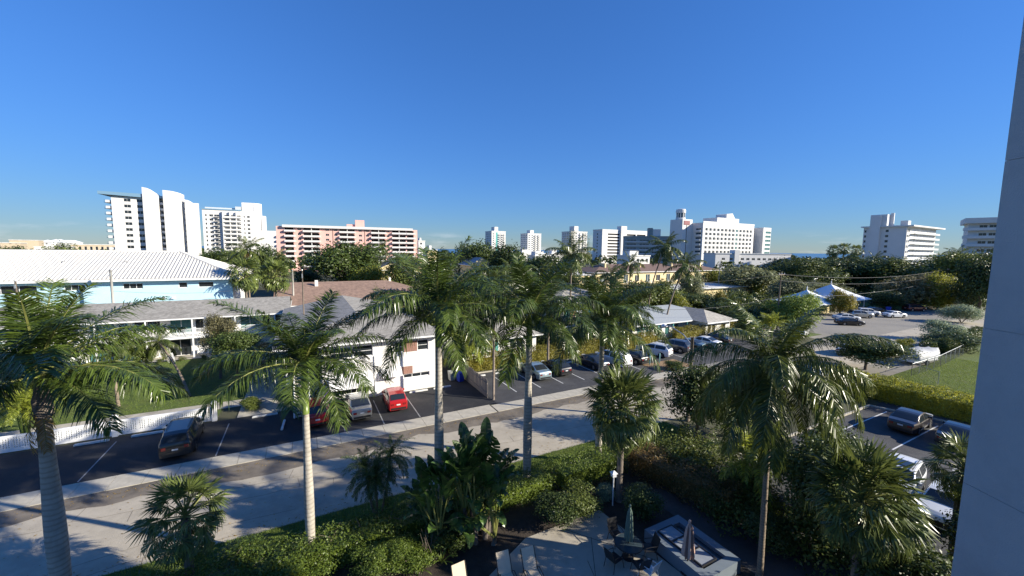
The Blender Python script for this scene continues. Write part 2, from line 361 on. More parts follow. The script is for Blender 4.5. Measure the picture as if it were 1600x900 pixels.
# ---------------------------------------------------------------- plants: shared leaf meshes
def npmesh(name, V, Fq, mats, mi=None):
    me = bpy.data.meshes.new(name); me.from_pydata(V, [], Fq)
    for k in mats: me.materials.append(MATS[k])
    if mi is not None: me.polygons.foreach_set('material_index', mi)
    me.update(); return me
def pinnate(name, Ln, e0, droop, nl, ll, lw, k, hang=.4, lift=.25, seed=0, stalk=.1, fwd=.55, rr=.035, twist=0.):
    """feather frond growing from the origin along +x, elevation e0, bending down by `droop` radians"""
    R = random.Random(seed); V = []; Fs = []; mi = []
    NS = 14; pts = []; tan = []; x = z = 0.
    for i in range(NS + 1):
        t = i / NS; a = e0 - droop * t ** 1.35; tan.append((cos(a), sin(a))); pts.append((x, z)); x += cos(a) * Ln / NS; z += sin(a) * Ln / NS
    def at(t):
        s = min(t * NS, NS - 1e-6); i = int(s); f = s - i
        p = (pts[i][0] * (1 - f) + pts[i + 1][0] * f, pts[i][1] * (1 - f) + pts[i + 1][1] * f)
        return np.array([p[0], 0, p[1]]), np.array([tan[i][0], 0, tan[i][1]])
    # rachis, triangular section
    ring = []
    for i in range(0, NS + 1, 2):
        r = rr * (1.15 - i / NS); T = np.array([tan[i][0], 0, tan[i][1]]); N = np.array([-T[2], 0, T[0]]); C = np.array([pts[i][0], 0, pts[i][1]])
        b = len(V); V += [tuple(C + N * r * .6), tuple(C + np.array([0, r, 0]) - N * r * .4), tuple(C - np.array([0, r, 0]) - N * r * .4)]; ring.append(b)
    for a, b in zip(ring, ring[1:]):
        for q in range(3): Fs.append((a + q, a + (q + 1) % 3, b + (q + 1) % 3, b + q)); mi.append(1)
    for i in range(nl):
        t = stalk + (1 - stalk) * (i + R.random() * .6) / nl
        if t > .995: t = .995
        C, T = at(t); N = np.array([-T[2], 0, T[0]])
        prof = min(1., .35 + 3.2 * (t - stalk)) * (1 - .62 * max(0, (t - .45) / .55) ** 1.6)
        for sd in (-1, 1):
            l = ll * prof * R.uniform(.8, 1.12); fw_ = fwd * (.55 + .8 * t) + R.uniform(-.12, .12)
            S = np.array([0, sd, 0.]); lf = lift + R.uniform(-.45, .45) * (1 if lift > .1 else .6) + twist * sd
            d = S * cos(fw_) + T * sin(fw_); d = d * cos(lf) + N * sin(lf); d /= np.linalg.norm(d)
            wv = np.cross(d, N); wv /= (np.linalg.norm(wv) + 1e-9)
            wv = wv * cos(R.uniform(-.7, .7)) + N * sin(R.uniform(-.7, .7)); wv *= lw * R.uniform(.8, 1.15) / 2
            hg = hang * R.uniform(.7, 1.3)
            m1 = C + d * l * .5 - np.array([0, 0, 1.]) * hg * l * .18
            m2 = C + d * l * (1 - .28 * hg) - np.array([0, 0, 1.]) * hg * l * .72
            b = len(V); V += [tuple(C - wv * .5), tuple(C + wv * .5), tuple(m1 + wv), tuple(m1 - wv), tuple(m2)]
            Fs += [(b, b + 1, b + 2, b + 3), (b + 3, b + 2, b + 4)]; mi += [0, 0]
    return npmesh(name, V, Fs, (k, 'rachis'), mi)
def fanleaf(name, pet, r, ns, k, droop, seed, span=4.4, fold=.35):
    """fan leaf: petiole along +x then a folded, drooping fan"""
    R = random.Random(seed); V = []; Fs = []; mi = []
    w = .022
    b = 0; V += [(0, -w, 0), (0, w, 0), (0, 0, w * 1.5), (pet, -w * .6, 0), (pet, w * .6, 0), (pet, 0, w)]
    Fs += [(0, 1, 4, 3), (1, 2, 5, 4), (2, 0, 3, 5)]; mi += [1] * 3
    for i in range(ns):
        a = -span / 2 + span * (i + .5) / ns + R.uniform(-.03, .03); l = r * (1 - .22 * (abs(a) / (span / 2)) ** 2) * R.uniform(.88, 1.08)
        o = np.array([pet + .02, 0, 0.]); d = np.array([cos(a), sin(a), .0])
        zf = -fold * abs(sin(a)) * .5
        hw = l * span / ns * .42
        p = np.array([-sin(a), cos(a), R.uniform(-.8, .8)]) * hw * .55
        m = o + d * l * .55 + np.array([0, 0, zf * l * .5 - droop * l * .10]); e = o + d * l * (1 - .2 * droop) + np.array([0, 0, zf * l - droop * l * R.uniform(.3, .75)])
        b = len(V); V += [tuple(o), tuple(m + p), tuple(m - p), tuple(e)]
        Fs += [(b, b + 1, b + 2), (b + 1, b + 3, b + 2)]; mi += [0, 0]
    return npmesh(name, V, Fs, (k, 'rachis'), mi)
def paddle(name, pet, l, w, k, e0, droop, seed, torn=.25):
    """banana-like leaf on a stalk rising from the origin and leaning along +x"""
    R = random.Random(seed); V = []; Fs = []; mi = []; N1, N2 = 5, 10; x = z = 0.; P = []; A = []
    for i in range(N1 + N2 + 1):
        t = i / (N1 + N2); a = e0 - droop * t ** 2; P.append((x, z)); A.append(a); st = pet / N1 if i < N1 else l / N2; x += cos(a) * st; z += sin(a) * st
    for i in range(N1 + 1):
        r = .035 * (1.3 - i / N1 * .6); b = len(V); n = (-sin(A[i]), cos(A[i]))
        V += [(P[i][0] + n[0] * r, 0, P[i][1] + n[1] * r), (P[i][0] - n[0] * r, r, P[i][1] - n[1] * r), (P[i][0] - n[0] * r, -r, P[i][1] - n[1] * r)]
        if i:
            for q in range(3): Fs.append((b - 3 + q, b - 3 + (q + 1) % 3, b + (q + 1) % 3, b + q)); mi.append(1)
    for sd in (-1, 1):
        for j in range(N2):
            i = N1 + j; t0, t1 = j / N2, (j + 1) / N2
            w0 = w / 2 * max(.04, sin(pi * min(1, t0 * .93 + .07)) ** .6); w1 = w / 2 * max(.02, sin(pi * min(1, t1 * .93 + .07)) ** .6) * (1 if j < N2 - 1 else .05)
            up = .30 + R.uniform(-torn, torn)
            n0 = np.array([-sin(A[i]), 0, cos(A[i])]); q0 = np.array([P[i][0], 0, P[i][1]]); q1 = np.array([P[i + 1][0], 0, P[i + 1][1]])
            e0_ = q0 + np.array([0, sd * w0 * cos(up), 0]) + n0 * w0 * sin(up); e1 = q1 + np.array([0, sd * w1 * cos(up), 0]) + n0 * w1 * sin(up)
            b = len(V); V += [tuple(q0), tuple(q1), tuple(e1), tuple(e0_)]; Fs.append((b, b + 1, b + 2, b + 3) if sd > 0 else (b + 3, b + 2, b + 1, b)); mi.append(0)
    return npmesh(name, V, Fs, (k, 'rachis'), mi)
# frond sets: (elevation, mesh)
EL = [1.30, 1.0, .70, .40, .10, -.25, -.6]
def frondset(nm, Ln, nl, ll, lw, k, hang, lift, dr, seed, fwd=.55, rr=.035):
    return [(e, pinnate(nm, Ln * (1 if e < 1.2 else .8), e, dr[i], nl, ll, lw, k, hang * (.6 if e > .9 else 1), lift, seed + i, fwd=fwd, rr=rr)) for i, e in enumerate(EL)]
ROYAL = frondset('frond', 1., 135, .265, .0098, 'royal', .62, .2, [.5, .8, 1.15, 1.35, 1.3, 1.1, .9], 10, rr=.012)
ROYAL2 = frondset('frond', 1., 135, .26, .0098, 'royal', .75, .1, [.65, 1.0, 1.35, 1.2, 1.15, 1.0, .8], 30, rr=.012)
COCO = frondset('frond', 1., 130, .25, .0095, 'coco', .95, -.05, [.9, 1.35, 1.75, 1.85, 1.75, 1.4, 1.0], 50, fwd=.6, rr=.012)
COCOF = frondset('frond', 1., 36, .27, .028, 'coco', .95, -.05, [.6, .95, 1.3, 1.45, 1.4, 1.15, .9], 70, fwd=.6, rr=.012)
DATE = frondset('frond', 1., 52, .20, .016, 'royal', .5, .2, [.9, 1.2, 1.4, 1.5, 1.4, 1.2, 1.0], 90, fwd=.7, rr=.010)
ARECA = frondset('frond', 1., 36, .27, .026, 'areca', .6, .3, [.6, .9, 1.2, 1.3, 1.2, 1.1, .9], 110, rr=.012)
DEAD = [(-.9, pinnate('dead_frond', 1., -.9, .7, 26, .2, .02, 'deadfrond', 1., -.1, 131, rr=.01))]
FAN = [[fanleaf('fan_leaf', .75, .62, 26, 'sabal', d, 150 + i * 7 + j) for j in range(3)] for i, d in enumerate((.25, .7, 1.15))]
FANF = [[fanleaf('fan_leaf', .7, .66, 13, 'sabal', d, 180 + i * 7 + j) for j in range(2)] for i, d in enumerate((.25, .7, 1.15))]
def pick(fs, e): return min(fs, key=lambda p: abs(p[0] - e))[1]
def crown_fronds(t, c, L_, n, fs, R, emin=-.45, emax=1.25, az0=0., fs2=None):
    for i in range(n):
        f = (i + .5) / n; e = emax - (emax - emin) * f ** 1.1; az = az0 + i * 2.39996 + R.uniform(-.25, .25)
        s = L_ * R.uniform(.88, 1.1)
        part('frond', pick(fs2 if (fs2 and i % 2) else fs, e + R.uniform(-.1, .1)), t, c, 0, (R.uniform(-.12, .12), R.uniform(-.08, .08), az), s)
def trunk_mesh(p0, p1, r0, r1, k, bulge=0., rings=12, n=10, ringd=0., bend=(0, 0), seed=0):
    R = random.Random(seed); m = one(k); m.smooth = True; pts = []; rad = []
    K = rings * (3 if ringd else 1)
    for i in range(K + 1):
        t = i / K; x = p0[0] + (p1[0] - p0[0]) * t + bend[0] * sin(pi * t); y = p0[1] + (p1[1] - p0[1]) * t + bend[1] * sin(pi * t); z = p0[2] + (p1[2] - p0[2]) * t
        r = r0 + (r1 - r0) * t + bulge * sin(pi * min(1, t * 1.15)) ** 2
        if i == 0: r *= 1.25
        if ringd and i % 3 == 1: r *= 1 - ringd
        pts.append((x, y, z)); rad.append(r)
    m.tube(pts, rad, n); return m.mesh('trunk')
def royal_palm(label, xy, zt, r, Lf, nf, shaft=1.5, seed=1, az0=0., group='royal palms along the near kerb', lean=(0, 0), emin=-.5):
    R = random.Random(seed); t = thing('royal_palm', label, 'palm', (xy[0], xy[1], 0), 0, group)
    top = (lean[0], lean[1], zt)
    part('trunk', trunk_mesh((0, 0, 0), top, r, r * .72, 'trunk_royal', r * .22, 26, 14, .018, seed=seed), t)
    m = one('shaft'); m.smooth = True
    m.tube([(top[0], top[1], zt - .02), (top[0], top[1], zt + shaft * .25), (top[0] * 1.02, top[1], zt + shaft * .7), (top[0] * 1.03, top[1], zt + shaft)], [r * .76, r * .80, r * .6, r * .34], 12)
    m.build('crownshaft', t)
    c = (top[0] * 1.03, top[1], zt + shaft * .93)
    crown_fronds(t, c, Lf, nf, ROYAL, R, emin, 1.25, az0, ROYAL2)
    sp = one('rachis'); sp.tube([c, (c[0] + .05, c[1], c[2] + Lf * .2), (c[0] + .1, c[1], c[2] + Lf * .36)], [.045, .03, .008], 6); sp.build('spear_leaf', t)
    return t
def coconut(label, xy, top, Lf, nf, r=.16, fs=None, seed=1, bend=(0, 0), group=None, name='coconut_palm', dead=0, rings=20, emin=-.8, k='trunk_coco'):
    R = random.Random(seed); t = thing(name, label, 'palm', (xy[0], xy[1], 0), 0, group)
    tp = (top[0] - xy[0], top[1] - xy[1], top[2])
    part('trunk', trunk_mesh((0, 0, 0), tp, r, r * .6, k, 0, rings, 9, .05, bend, seed), t)
    crown_fronds(t, tp, Lf, nf, fs or COCO, R, emin, 1.3)
    for i in range(dead): part('dead_frond', DEAD[0][1], t, (tp[0], tp[1], tp[2] - .1), 0, (0, 0, R.uniform(0, 6.28)), Lf * .7)
    return t
def sabal(label, xy, zc, rc, nl, r=.19, seed=1, fans=None, group=None, h0=0.):
    R = random.Random(seed); t = thing('cabbage_palm', label, 'palm', (xy[0], xy[1], h0), 0, group); fans = fans or FAN
    part('trunk', trunk_mesh((0, 0, 0), (0, 0, zc), r, r * .95, 'trunk_sabal', 0, 14, 9, .06, seed=seed), t)
    for i in range(nl):
        f = (i + .5) / nl; e = 1.35 - 2.35 * f; az = i * 2.39996 + R.uniform(-.2, .2)
        b = 0 if e > .6 else (1 if e > -.2 else 2)
        part('fan_leaf', R.choice(fans[b]), t, (0, 0, zc + .15 * (1 - 2 * f)), 0, (R.uniform(-.5, .5), -e, az), rc / 1.37 * R.uniform(.88, 1.1))
    return t
# ------------------------------------------------ broadleaf crowns
def leafcloud(name, C, Nn, sizes, k, R, asp=.5):
    """one folded-kite leaf per centre; numpy"""
    n = len(C); rs = np.random.RandomState(R)
    Nn = Nn + rs.normal(0, .55, (n, 3)); Nn /= np.linalg.norm(Nn, axis=1)[:, None]
    a = rs.normal(0, 1, (n, 3)); X = np.cross(Nn, a); X /= np.linalg.norm(X, axis=1)[:, None]; Y = np.cross(Nn, X)
    s = sizes[:, None]
    V = np.empty((n, 4, 3)); V[:, 0] = C - X * s * .5; V[:, 1] = C + Y * s * asp * .5 + Nn * s * .08; V[:, 2] = C + X * s * .5; V[:, 3] = C - Y * s * asp * .5 + Nn * s * .08
    me = bpy.data.meshes.new(name); me.vertices.add(4 * n); me.vertices.foreach_set('co', V.reshape(-1))
    me.loops.add(4 * n); me.loops.foreach_set('vertex_index', np.arange(4 * n, dtype=np.int32))
    me.polygons.add(n); me.polygons.foreach_set('loop_start', np.arange(0, 4 * n, 4, dtype=np.int32))
    me.materials.append(MATS[k]); me.update(calc_edges=True); me.validate(); return me
def crown_mesh(k, seed, n, leaf, lobes=9, low=-.95, twig=9, spread=.72, lr=(.26, .42), asp=.58):
    rs = np.random.RandomState(seed); cs = []
    while len(cs) < lobes:
        p = rs.uniform(-1, 1, 3)
        if .15 < np.linalg.norm(p) < 1 and p[2] > low: cs.append(p * spread)
    cs = np.array(cs); rad = rs.uniform(lr[0], lr[1], lobes)
    nt = n // twig; li = rs.choice(lobes, nt, p=rad ** 2 / (rad ** 2).sum())
    d = rs.normal(0, 1, (nt, 3)); d[:, 2] = np.where(d[:, 2] < -.6, -d[:, 2] * .6, d[:, 2]); d /= np.linalg.norm(d, axis=1)[:, None]
    T = cs[li] + d * (rad[li] * (.72 + .33 * rs.rand(nt)))[:, None]
    C = np.repeat(T, twig, 0) + rs.normal(0, leaf * 1.15, (nt * twig, 3)); N = np.repeat(d, twig, 0) + np.array([0, 0, .35])
    return leafcloud('crown', C, N, leaf * rs.uniform(.65, 1.3, nt * twig), k, seed + 5, asp), cs
CR = {}
def crown(k, lod, var):
    key = (k, lod, var)
    if key not in CR:
        n, leaf, lobes = {'near': (15000, .070, 24), 'mid': (9000, .088, 22), 'far': (2600, .105, 12), 'cas': (6500, .05, 30)}[lod]
        CR[key] = crown_mesh(k, 17 * var + {'near': 1, 'mid': 2, 'far': 3, 'cas': 4}[lod] + len(k) * 31, n, leaf, lobes, *( (-.9, 9, .8, (.14, .26), .3) if lod == 'cas' else ()))
    return CR[key]
def tree(label, base, zc, rx, rz, k, lod='mid', var=0, name='broadleaf_tree', cat='tree', group=None, rt=None, ry=None, lean=(0, 0)):
    t = thing(name, label, cat, (base[0], base[1], 0), 0, group); me, cs = crown(k, lod, var)
    R = random.Random(len(label) + var); az = R.uniform(0, 6.28)
    rt = rt or max(.08, rx * .055); m = one('bark'); m.smooth = True; hz = max(.3, zc - rz * .55)
    m.tube([(0, 0, 0), (lean[0] * .4, lean[1] * .4, hz * .5), (lean[0], lean[1], hz)], [rt * 1.3, rt, rt * .8], 8)
    for c in cs[:6]:
        x, y = c[0] * cos(az) - c[1] * sin(az), c[0] * sin(az) + c[1] * cos(az)
        e = Vector((lean[0] + x * rx, lean[1] + y * (ry or rx), zc + c[2] * rz)); s = Vector((lean[0], lean[1], hz * .95)); mid = s.lerp(e, .5) + Vector((0, 0, -.08 * rx))
        m.tube([s, mid, e], [rt * .6, rt * .4, rt * .12], 6, False)
    m.build('trunk', t)
    part('crown', me, t, (lean[0], lean[1], zc), az, None, (rx, ry or rx, rz)); return t
def ptree(label, px, py, Y, rxp, rzp, k, lod='mid', var=0, **kw):
    c = D(px, py, Y); s = Y / F; top = c[2] + rzp * s * .98; h = max(rzp * s, top * .5); return tree(label, c, top - h, rxp * s * 1.08, h * 1.03, k, lod, var, **kw)
def hedge(label, u0, v0, u1, v1, wid, h, k, dens=110, leaf=.11, seed=1, name='hedge', cat='hedge', group=None, z0=0.):
    A = Vector(W(u0, v0)); B = Vector(W(u1, v1)); d = B - A; l = d.length; rs = np.random.RandomState(seed)
    t = thing(name, label, cat, (A.x, A.y, z0), atan2(d.y, d.x), group)
    ph = rs.uniform(0, 6, 6)
    def bulge(x, y): return .10 * np.sin(x * 1.9 + ph[0]) + .08 * np.sin(x * 4.3 + ph[1] + y) + .06 * np.sin(x * 8 + ph[2] - 2 * y)
    n = int(2 * dens * l * (wid + 2 * h + .3)); q = rs.rand(n) * (wid + 2 * h); x = rs.rand(n) * l; C = np.zeros((n, 3)); N = np.zeros((n, 3)); C[:, 0] = x
    a = q < h; b = (q >= h) & (q < h + wid); c = q >= h + wid
    C[a, 1] = -wid / 2; C[a, 2] = q[a]; N[a, 1] = -1; C[b, 1] = q[b] - h - wid / 2; C[b, 2] = h; N[b, 2] = 1; C[c, 1] = wid / 2; C[c, 2] = q[c] - h - wid; N[c, 1] = 1
    bl = bulge(x, q); C += N * (bl + rs.normal(0, .045, n) - np.where(rs.rand(n) < .45, rs.uniform(.08, .3, n), 0))[:, None]; C[:, 0] += rs.normal(0, .05, n)
    sh = 1 - .35 * np.clip((C[:, 2] - h * .6) / (h * .4 + 1e-6), 0, 1) ** 2 * np.where(b, 0, 1); C[:, 1] *= sh
    e = int(dens * wid * h * 2); ce = np.zeros((e, 3)); ce[:, 0] = np.where(rs.rand(e) < .5, 0, l) + rs.normal(0, .08, e); ce[:, 1] = rs.uniform(-wid / 2, wid / 2, e); ce[:, 2] = rs.rand(e) * h
    ne = np.zeros((e, 3)); ne[:, 0] = np.where(ce[:, 0] < l / 2, -1, 1)
    C = np.vstack([C, ce]); N = np.vstack([N, ne]); C[:, 2] = np.clip(C[:, 2], .02, None)
    part('foliage', leafcloud('foliage', C, N, leaf * rs.uniform(.6, 1.35, len(C)), k, seed + 3, .6), t)
    m = one('bark'); K = max(2, int(l / 1.2))
    for i in range(K + 1):
        xx = l * i / K; m.tube([(xx, 0, 0), (xx + rs.uniform(-.1, .1), rs.uniform(-.1, .1), h * .75)], [.04, .015], 5, False)
        for j in range(7):
            m.tube([(xx, 0, h * .15 * j), (xx + rs.uniform(-.5, .5), rs.uniform(-.45, .45) * wid, h * (.15 * j + .2))], [.016, .008], 4, False)
    m.build('stems', t)['kind'] = 'stuff'
    c_ = one(k); c_.box(.3, -wid * .24, .0, l - .3, wid * .24, h * .68); c_.build('light_block_core', t)  # solid leaf-coloured box added inside the hedge to stop light passing through
    return t
def shrub(label, base, rx, h, k, lod='near', var=0, cat='shrub', name='shrub', group=None, ry=None):
    t = thing(name, label, cat, (base[0], base[1], 0), 0, group); me, cs = crown(k, lod, var); R = random.Random(var + len(label))
    m = one('bark')
    for i in range(6):
        a = R.uniform(0, 6.28); m.tube([(0, 0, 0), (cos(a) * rx * .3, sin(a) * rx * .3, h * .4), (cos(a) * rx * .55, sin(a) * rx * .55, h * .7)], [.05, .035, .012], 5, False)
    m.build('stems', t); part('foliage', me, t, (0, 0, h * .5), R.uniform(0, 6), None, (rx, ry or rx, h * .52)); return t
# ---------------------------------------------------------------- buildings
WM = {}
def win_mesh(w, h, nx, nz, fr, gl, fw=.06, glass=True):
    key = (round(w, 2), round(h, 2), nx, nz, fr, gl, fw, glass)
    if key not in WM:
        m = one(fr); d = .05
        m.box(0, 0, 0, w, d, fw); m.box(0, 0, h - fw, w, d, h); m.box(0, 0, fw, fw, d, h - fw); m.box(w - fw, 0, fw, w, d, h - fw)
        for i in range(1, nx): m.box(w * i / nx - fw * .4, .004, fw, w * i / nx + fw * .4, d - .004, h - fw)
        for i in range(1, nz): m.box(fw, .008, h * i / nz - fw * .35, w - fw, d - .008, h * i / nz + fw * .35)
        if glass:
            m.mt(gl); m.face([(fw, .03, fw), (w - fw, .03, fw), (w - fw, .03, h - fw), (fw, .03, h - fw)])
        WM[key] = m.mesh('window')
    return WM[key]
PM = {}
def pane_mesh(w, h, gl):
    key = (round(w, 2), round(h, 2), gl)
    if key not in PM:
        m = one(gl); m.box(0, 0, 0, w, .012, h); PM[key] = m.mesh('pane')
    return PM[key]
class Bld:
    def __init__(s, name, label, u, v, rz=TH, cat='building', group=None, world=None):
        s.t = thing(name, label, cat, world or W(u, v), rz, group)
    def add(s, name, mb): return mb.build(name, s.t)
    def facade(s, O, ang, w, h, holes, k, far=True, name='wall', fr='white_trim', rev=.14, back=True):
        """wall with real openings. O local (x,y,z); ang 0 faces -y, 90 faces +x, -90 faces -x. holes: (u0,z0,u1,z1,style)"""
        a = radians(ang); dx, dy = cos(a), sin(a); nx, ny = sin(a), -cos(a)
        def p(u, z, d=0.): return (O[0] + dx * u - nx * d, O[1] + dy * u - ny * d, O[2] + z)
        xs = sorted({0., w} | {round(x, 3) for q in holes for x in (q[0], q[2])}); zs = sorted({0., h} | {round(z, 3) for q in holes for z in (q[1], q[3])})
        m = one(k)
        for z0, z1 in zip(zs, zs[1:]):
            run = None
            for x0, x1 in zip(xs, xs[1:]):
                cx, cz = (x0 + x1) / 2, (z0 + z1) / 2
                hole = any(q[0] < cx < q[2] and q[1] < cz < q[3] for q in holes)
                if not hole:
                    if run is None: run = x0
                if hole and run is not None: m.face([p(run, z0), p(x0, z0), p(x0, z1), p(run, z1)]); run = None
            if run is not None: m.face([p(run, z0), p(w, z0), p(w, z1), p(run, z1)])
        for (u0, z0, u1, z1, st) in holes:
            for A, B in (((u0, z0), (u1, z0)), ((u1, z0), (u1, z1)), ((u1, z1), (u0, z1)), ((u0, z1), (u0, z0))):
                m.face([p(*A), p(*A, rev), p(*B, rev), p(*B)])
        wall = s.add(name, m)
        for (u0, z0, u1, z1, st) in holes:
            ww, hh = u1 - u0, z1 - z0; st = st or {}
            gl = st.get('gl', 'glass'); nxx = st.get('nx', 2); nzz = st.get('nz', 1); f = st.get('fr', fr)
            loc = p(u0, z0, rev - .06); nm = st.get('name', 'window')
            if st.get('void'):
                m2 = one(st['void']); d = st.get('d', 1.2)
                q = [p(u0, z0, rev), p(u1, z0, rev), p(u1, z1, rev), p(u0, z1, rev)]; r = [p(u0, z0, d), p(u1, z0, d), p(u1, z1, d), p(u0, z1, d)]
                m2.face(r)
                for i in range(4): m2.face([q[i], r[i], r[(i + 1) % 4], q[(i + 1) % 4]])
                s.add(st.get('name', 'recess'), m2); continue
            if far: part(nm, win_mesh(ww, hh, nxx, nzz, f, gl, st.get('fw', .07)), s.t, loc, a)
            else:
                o = part(nm, win_mesh(ww, hh, nxx, nzz, f, gl, st.get('fw', .06), False), s.t, loc, a)
                for i in range(nxx):
                    for j in range(nzz):
                        part('pane', pane_mesh(ww / nxx - .04, hh / nzz - .04, gl), o, (ww * i / nxx + .02, .022, hh * j / nzz + .02))
        return wall
    def box(s, name, k, x0, y0, z0, x1, y1, z1): m = one(k); m.box(x0, y0, z0, x1, y1, z1); return s.add(name, m)
    def flat(s, k, x0, y0, x1, y1, z, over=.2, th=.4, name='roof'): return s.box(name, k, x0 - over, y0 - over, z, x1 + over, y1 + over, z + th)
    def backs(s, k, x0, y0, x1, y1, z0, z1, left=False, right=False):
        m = one(k); m.face([(x1, y1, z0), (x0, y1, z0), (x0, y1, z1), (x1, y1, z1)])
        if left: m.face([(x0, y1, z0), (x0, y0, z0), (x0, y0, z1), (x0, y1, z1)])
        if right: m.face([(x1, y0, z0), (x1, y1, z0), (x1, y1, z1), (x1, y0, z1)])
        s.add('back_wall', m)
    def hip(s, k, x0, y0, x1, y1, z, h, over=.6, axis='x', ends=(1, 1), th=.16, fas='white_trim', gablek=None):
        X0, Y0, X1, Y1 = x0 - over, y0 - over, x1 + over, y1 + over
        if axis == 'x':
            r = (Y1 - Y0) / 2; A = (X0 + (r if ends[0] else 0), (Y0 + Y1) / 2, z + h); B = (X1 - (r if ends[1] else 0), (Y0 + Y1) / 2, z + h)
            c = [(X0, Y0, z), (X1, Y0, z), (X1, Y1, z), (X0, Y1, z)]
            fs = [[c[0], c[1], B, A], [c[2], c[3], A, B]]; en = [[c[3], c[0], A], [c[1], c[2], B]]
        else:
            r = (X1 - X0) / 2; A = ((X0 + X1) / 2, Y0 + (r if ends[0] else 0), z + h); B = ((X0 + X1) / 2, Y1 - (r if ends[1] else 0), z + h)
            c = [(X0, Y0, z), (X1, Y0, z), (X1, Y1, z), (X0, Y1, z)]
            fs = [[c[3], c[0], A, B], [c[1], c[2], B, A]]; en = [[c[0], c[1], A], [c[2], c[3], B]]
        m = one(k)
        for f in fs: m.face(f)
        for i in (0, 1):
            if ends[i]: m.mt(k); m.face(en[i])
            elif gablek: m.mt(gablek); m.face(en[i])
        m.mt(k); m.face([c[3], c[2], c[1], c[0]])
        ro = s.add('roof', m)
        f = one(fas); e = .02
        f.box(X0 - e, Y0 - e, z - th, X1 + e, Y0 + .03, z - .004); f.box(X0 - e, Y1 - .03, z - th, X1 + e, Y1 + e, z - .004)
        f.box(X0 - e, Y0 + .03, z - th, X0 + .03, Y1 - .03, z - .004); f.box(X1 - .03, Y0 + .03, z - th, X1 + e, Y1 - .03, z - .004)
        f.build('fascia', ro); return ro
def balusters(m, x0, x1, y, z0, z1, step=.12, w=.035, d=.03):
    n = int((x1 - x0) / step)
    for i in range(1, n): m.box(x0 + (x1 - x0) * i / n - w / 2, y - d / 2, z0, x0 + (x1 - x0) * i / n + w / 2, y + d / 2, z1)
def railing(b, x0, x1, y, z, h=.95, k='white_trim', along='x', bays=4, name='railing'):
    T = thing  # noqa
    rl = one(k)
    if along == 'x': rl.box(x0, y - .05, z + h - .06, x1, y + .05, z + h); rl.box(x0, y - .03, z + .08, x1, y + .03, z + .13)
    else: rl.box(y - .05, x0, z + h - .06, y + .05, x1, z + h); rl.box(y - .03, x0, z + .08, y + .03, x1, z + .13)
    o = b.add(name, rl); m = one(k)
    if along == 'x': balusters(m, x0, x1, y, z + .13, z + h - .06)
    else:
        n = int((x1 - x0) / .12)
        for i in range(1, n):
            q = x0 + (x1 - x0) * i / n; m.box(y - .015, q - .0175, z + .13, y + .015, q + .0175, z + h - .06)
    bo = m.build('balusters', o); bo['kind'] = 'stuff'; return o
WN = dict(nx=2); DK = dict(nx=1, gl='glass')
# ---- 1. own building: the panelled wall at the right edge
b = Bld('condominium_wall', 'shaded blue-grey panelled building wall at the right edge', 0, 0, 0, 'wall', world=(8.5, -12, 0))
for i in range(-1, 7):
    z0 = .98 + i * 2.93
    b.box('panel', 'wall_own', 0, 0, max(0, z0 + .005), 22, 19.0, z0 + 2.93 - .005)
b.box('core', 'wall_own', .015, .015, 0, 21.98, 18.985, 21.46)
# ---- 2. pale blue three-storey block with white barrel-tile roof
b = Bld('apartment_block', 'pale blue three-storey block under a long white ribbed tile roof', -62, 80)
LW = 51.5
hs = []
for (a, z, w_, h_) in ((23.6, 7.05, 5.2, 1.15), (37.8, 7.3, 2.3, .85), (44.4, 7.3, 1.1, .85), (46.9, 7.3, 2.0, .85), (16, 7.05, 4.2, 1.15), (31.5, 7.3, 2.2, .85), (10, 7.05, 3, 1.1)):
    hs.append((a, z, a + w_, z + h_, dict(nx=3 if w_ > 2 else 1)))
for a in (13, 20, 26.5, 30.2, 34.4, 38.6, 40.6, 43.6, 46.6, 49.9): hs.append((a, 4.35, a + (1.1 if a != 46.6 else 2.0), 5.05, dict(nx=2, fr='white_trim' if a > 46 else 'metal_dark')))
b.facade((0, 0, 0), 0, LW, 8.7, hs, 'blue_wall')
b.facade((LW, 0, 0), 90, 17, 8.7, [(2, 4.3, 3.2, 5.2, WN), (6, 4.3, 7.2, 5.2, WN), (2, 7, 3.2, 8, WN), (6, 7, 7.2, 8, WN)], 'white_wall')
b.backs('blue_wall', 0, 0, LW, 17, 0, 8.7, True)
ro = b.hip('tile_white', 0, 0, LW, 17, 8.85, 4.0, 1.1, 'x', (1, 1), .3)
rb = one('tile_white'); X0, Y0, X1, Y1 = -1.1, -1.1, LW + 1.1, 18.1; r = (Y1 - Y0) / 2; sl_ = 4.0 / r
rb.smooth = False
def rib(A, B):
    A, B = Vector(A), Vector(B); d = (B - A).normalized(); s = d.cross(Vector((0, 0, 1))).normalized() * .15; n = s.cross(d).normalized() * .16
    if n.z < 0: n = -n
    vs = []
    for P in (A, B): vs += [P - s, P - s * .7 + n * .75, P + n, P + s * .7 + n * .75, P + s]
    rb.idx(vs, [(i, i + 1, 6 + i, 5 + i) for i in range(4)] + [(0, 1, 2, 3, 4)])
x = X0 + .3
while x < X1 - .1:
    t = min(r, x - X0, X1 - x); rib((x, Y0, 8.86), (x, Y0 + t, 8.86 + sl_ * t)); x += .46
y = Y0 + .3
while y < Y1 - .1:
    t = min(y - Y0, Y1 - y); rib((X1, y, 8.86), (X1 - t, y, 8.86 + sl_ * t)); y += .46
o = rb.build('barrel_tiles', ro); o['kind'] = 'stuff'
cp = one('tile_white')
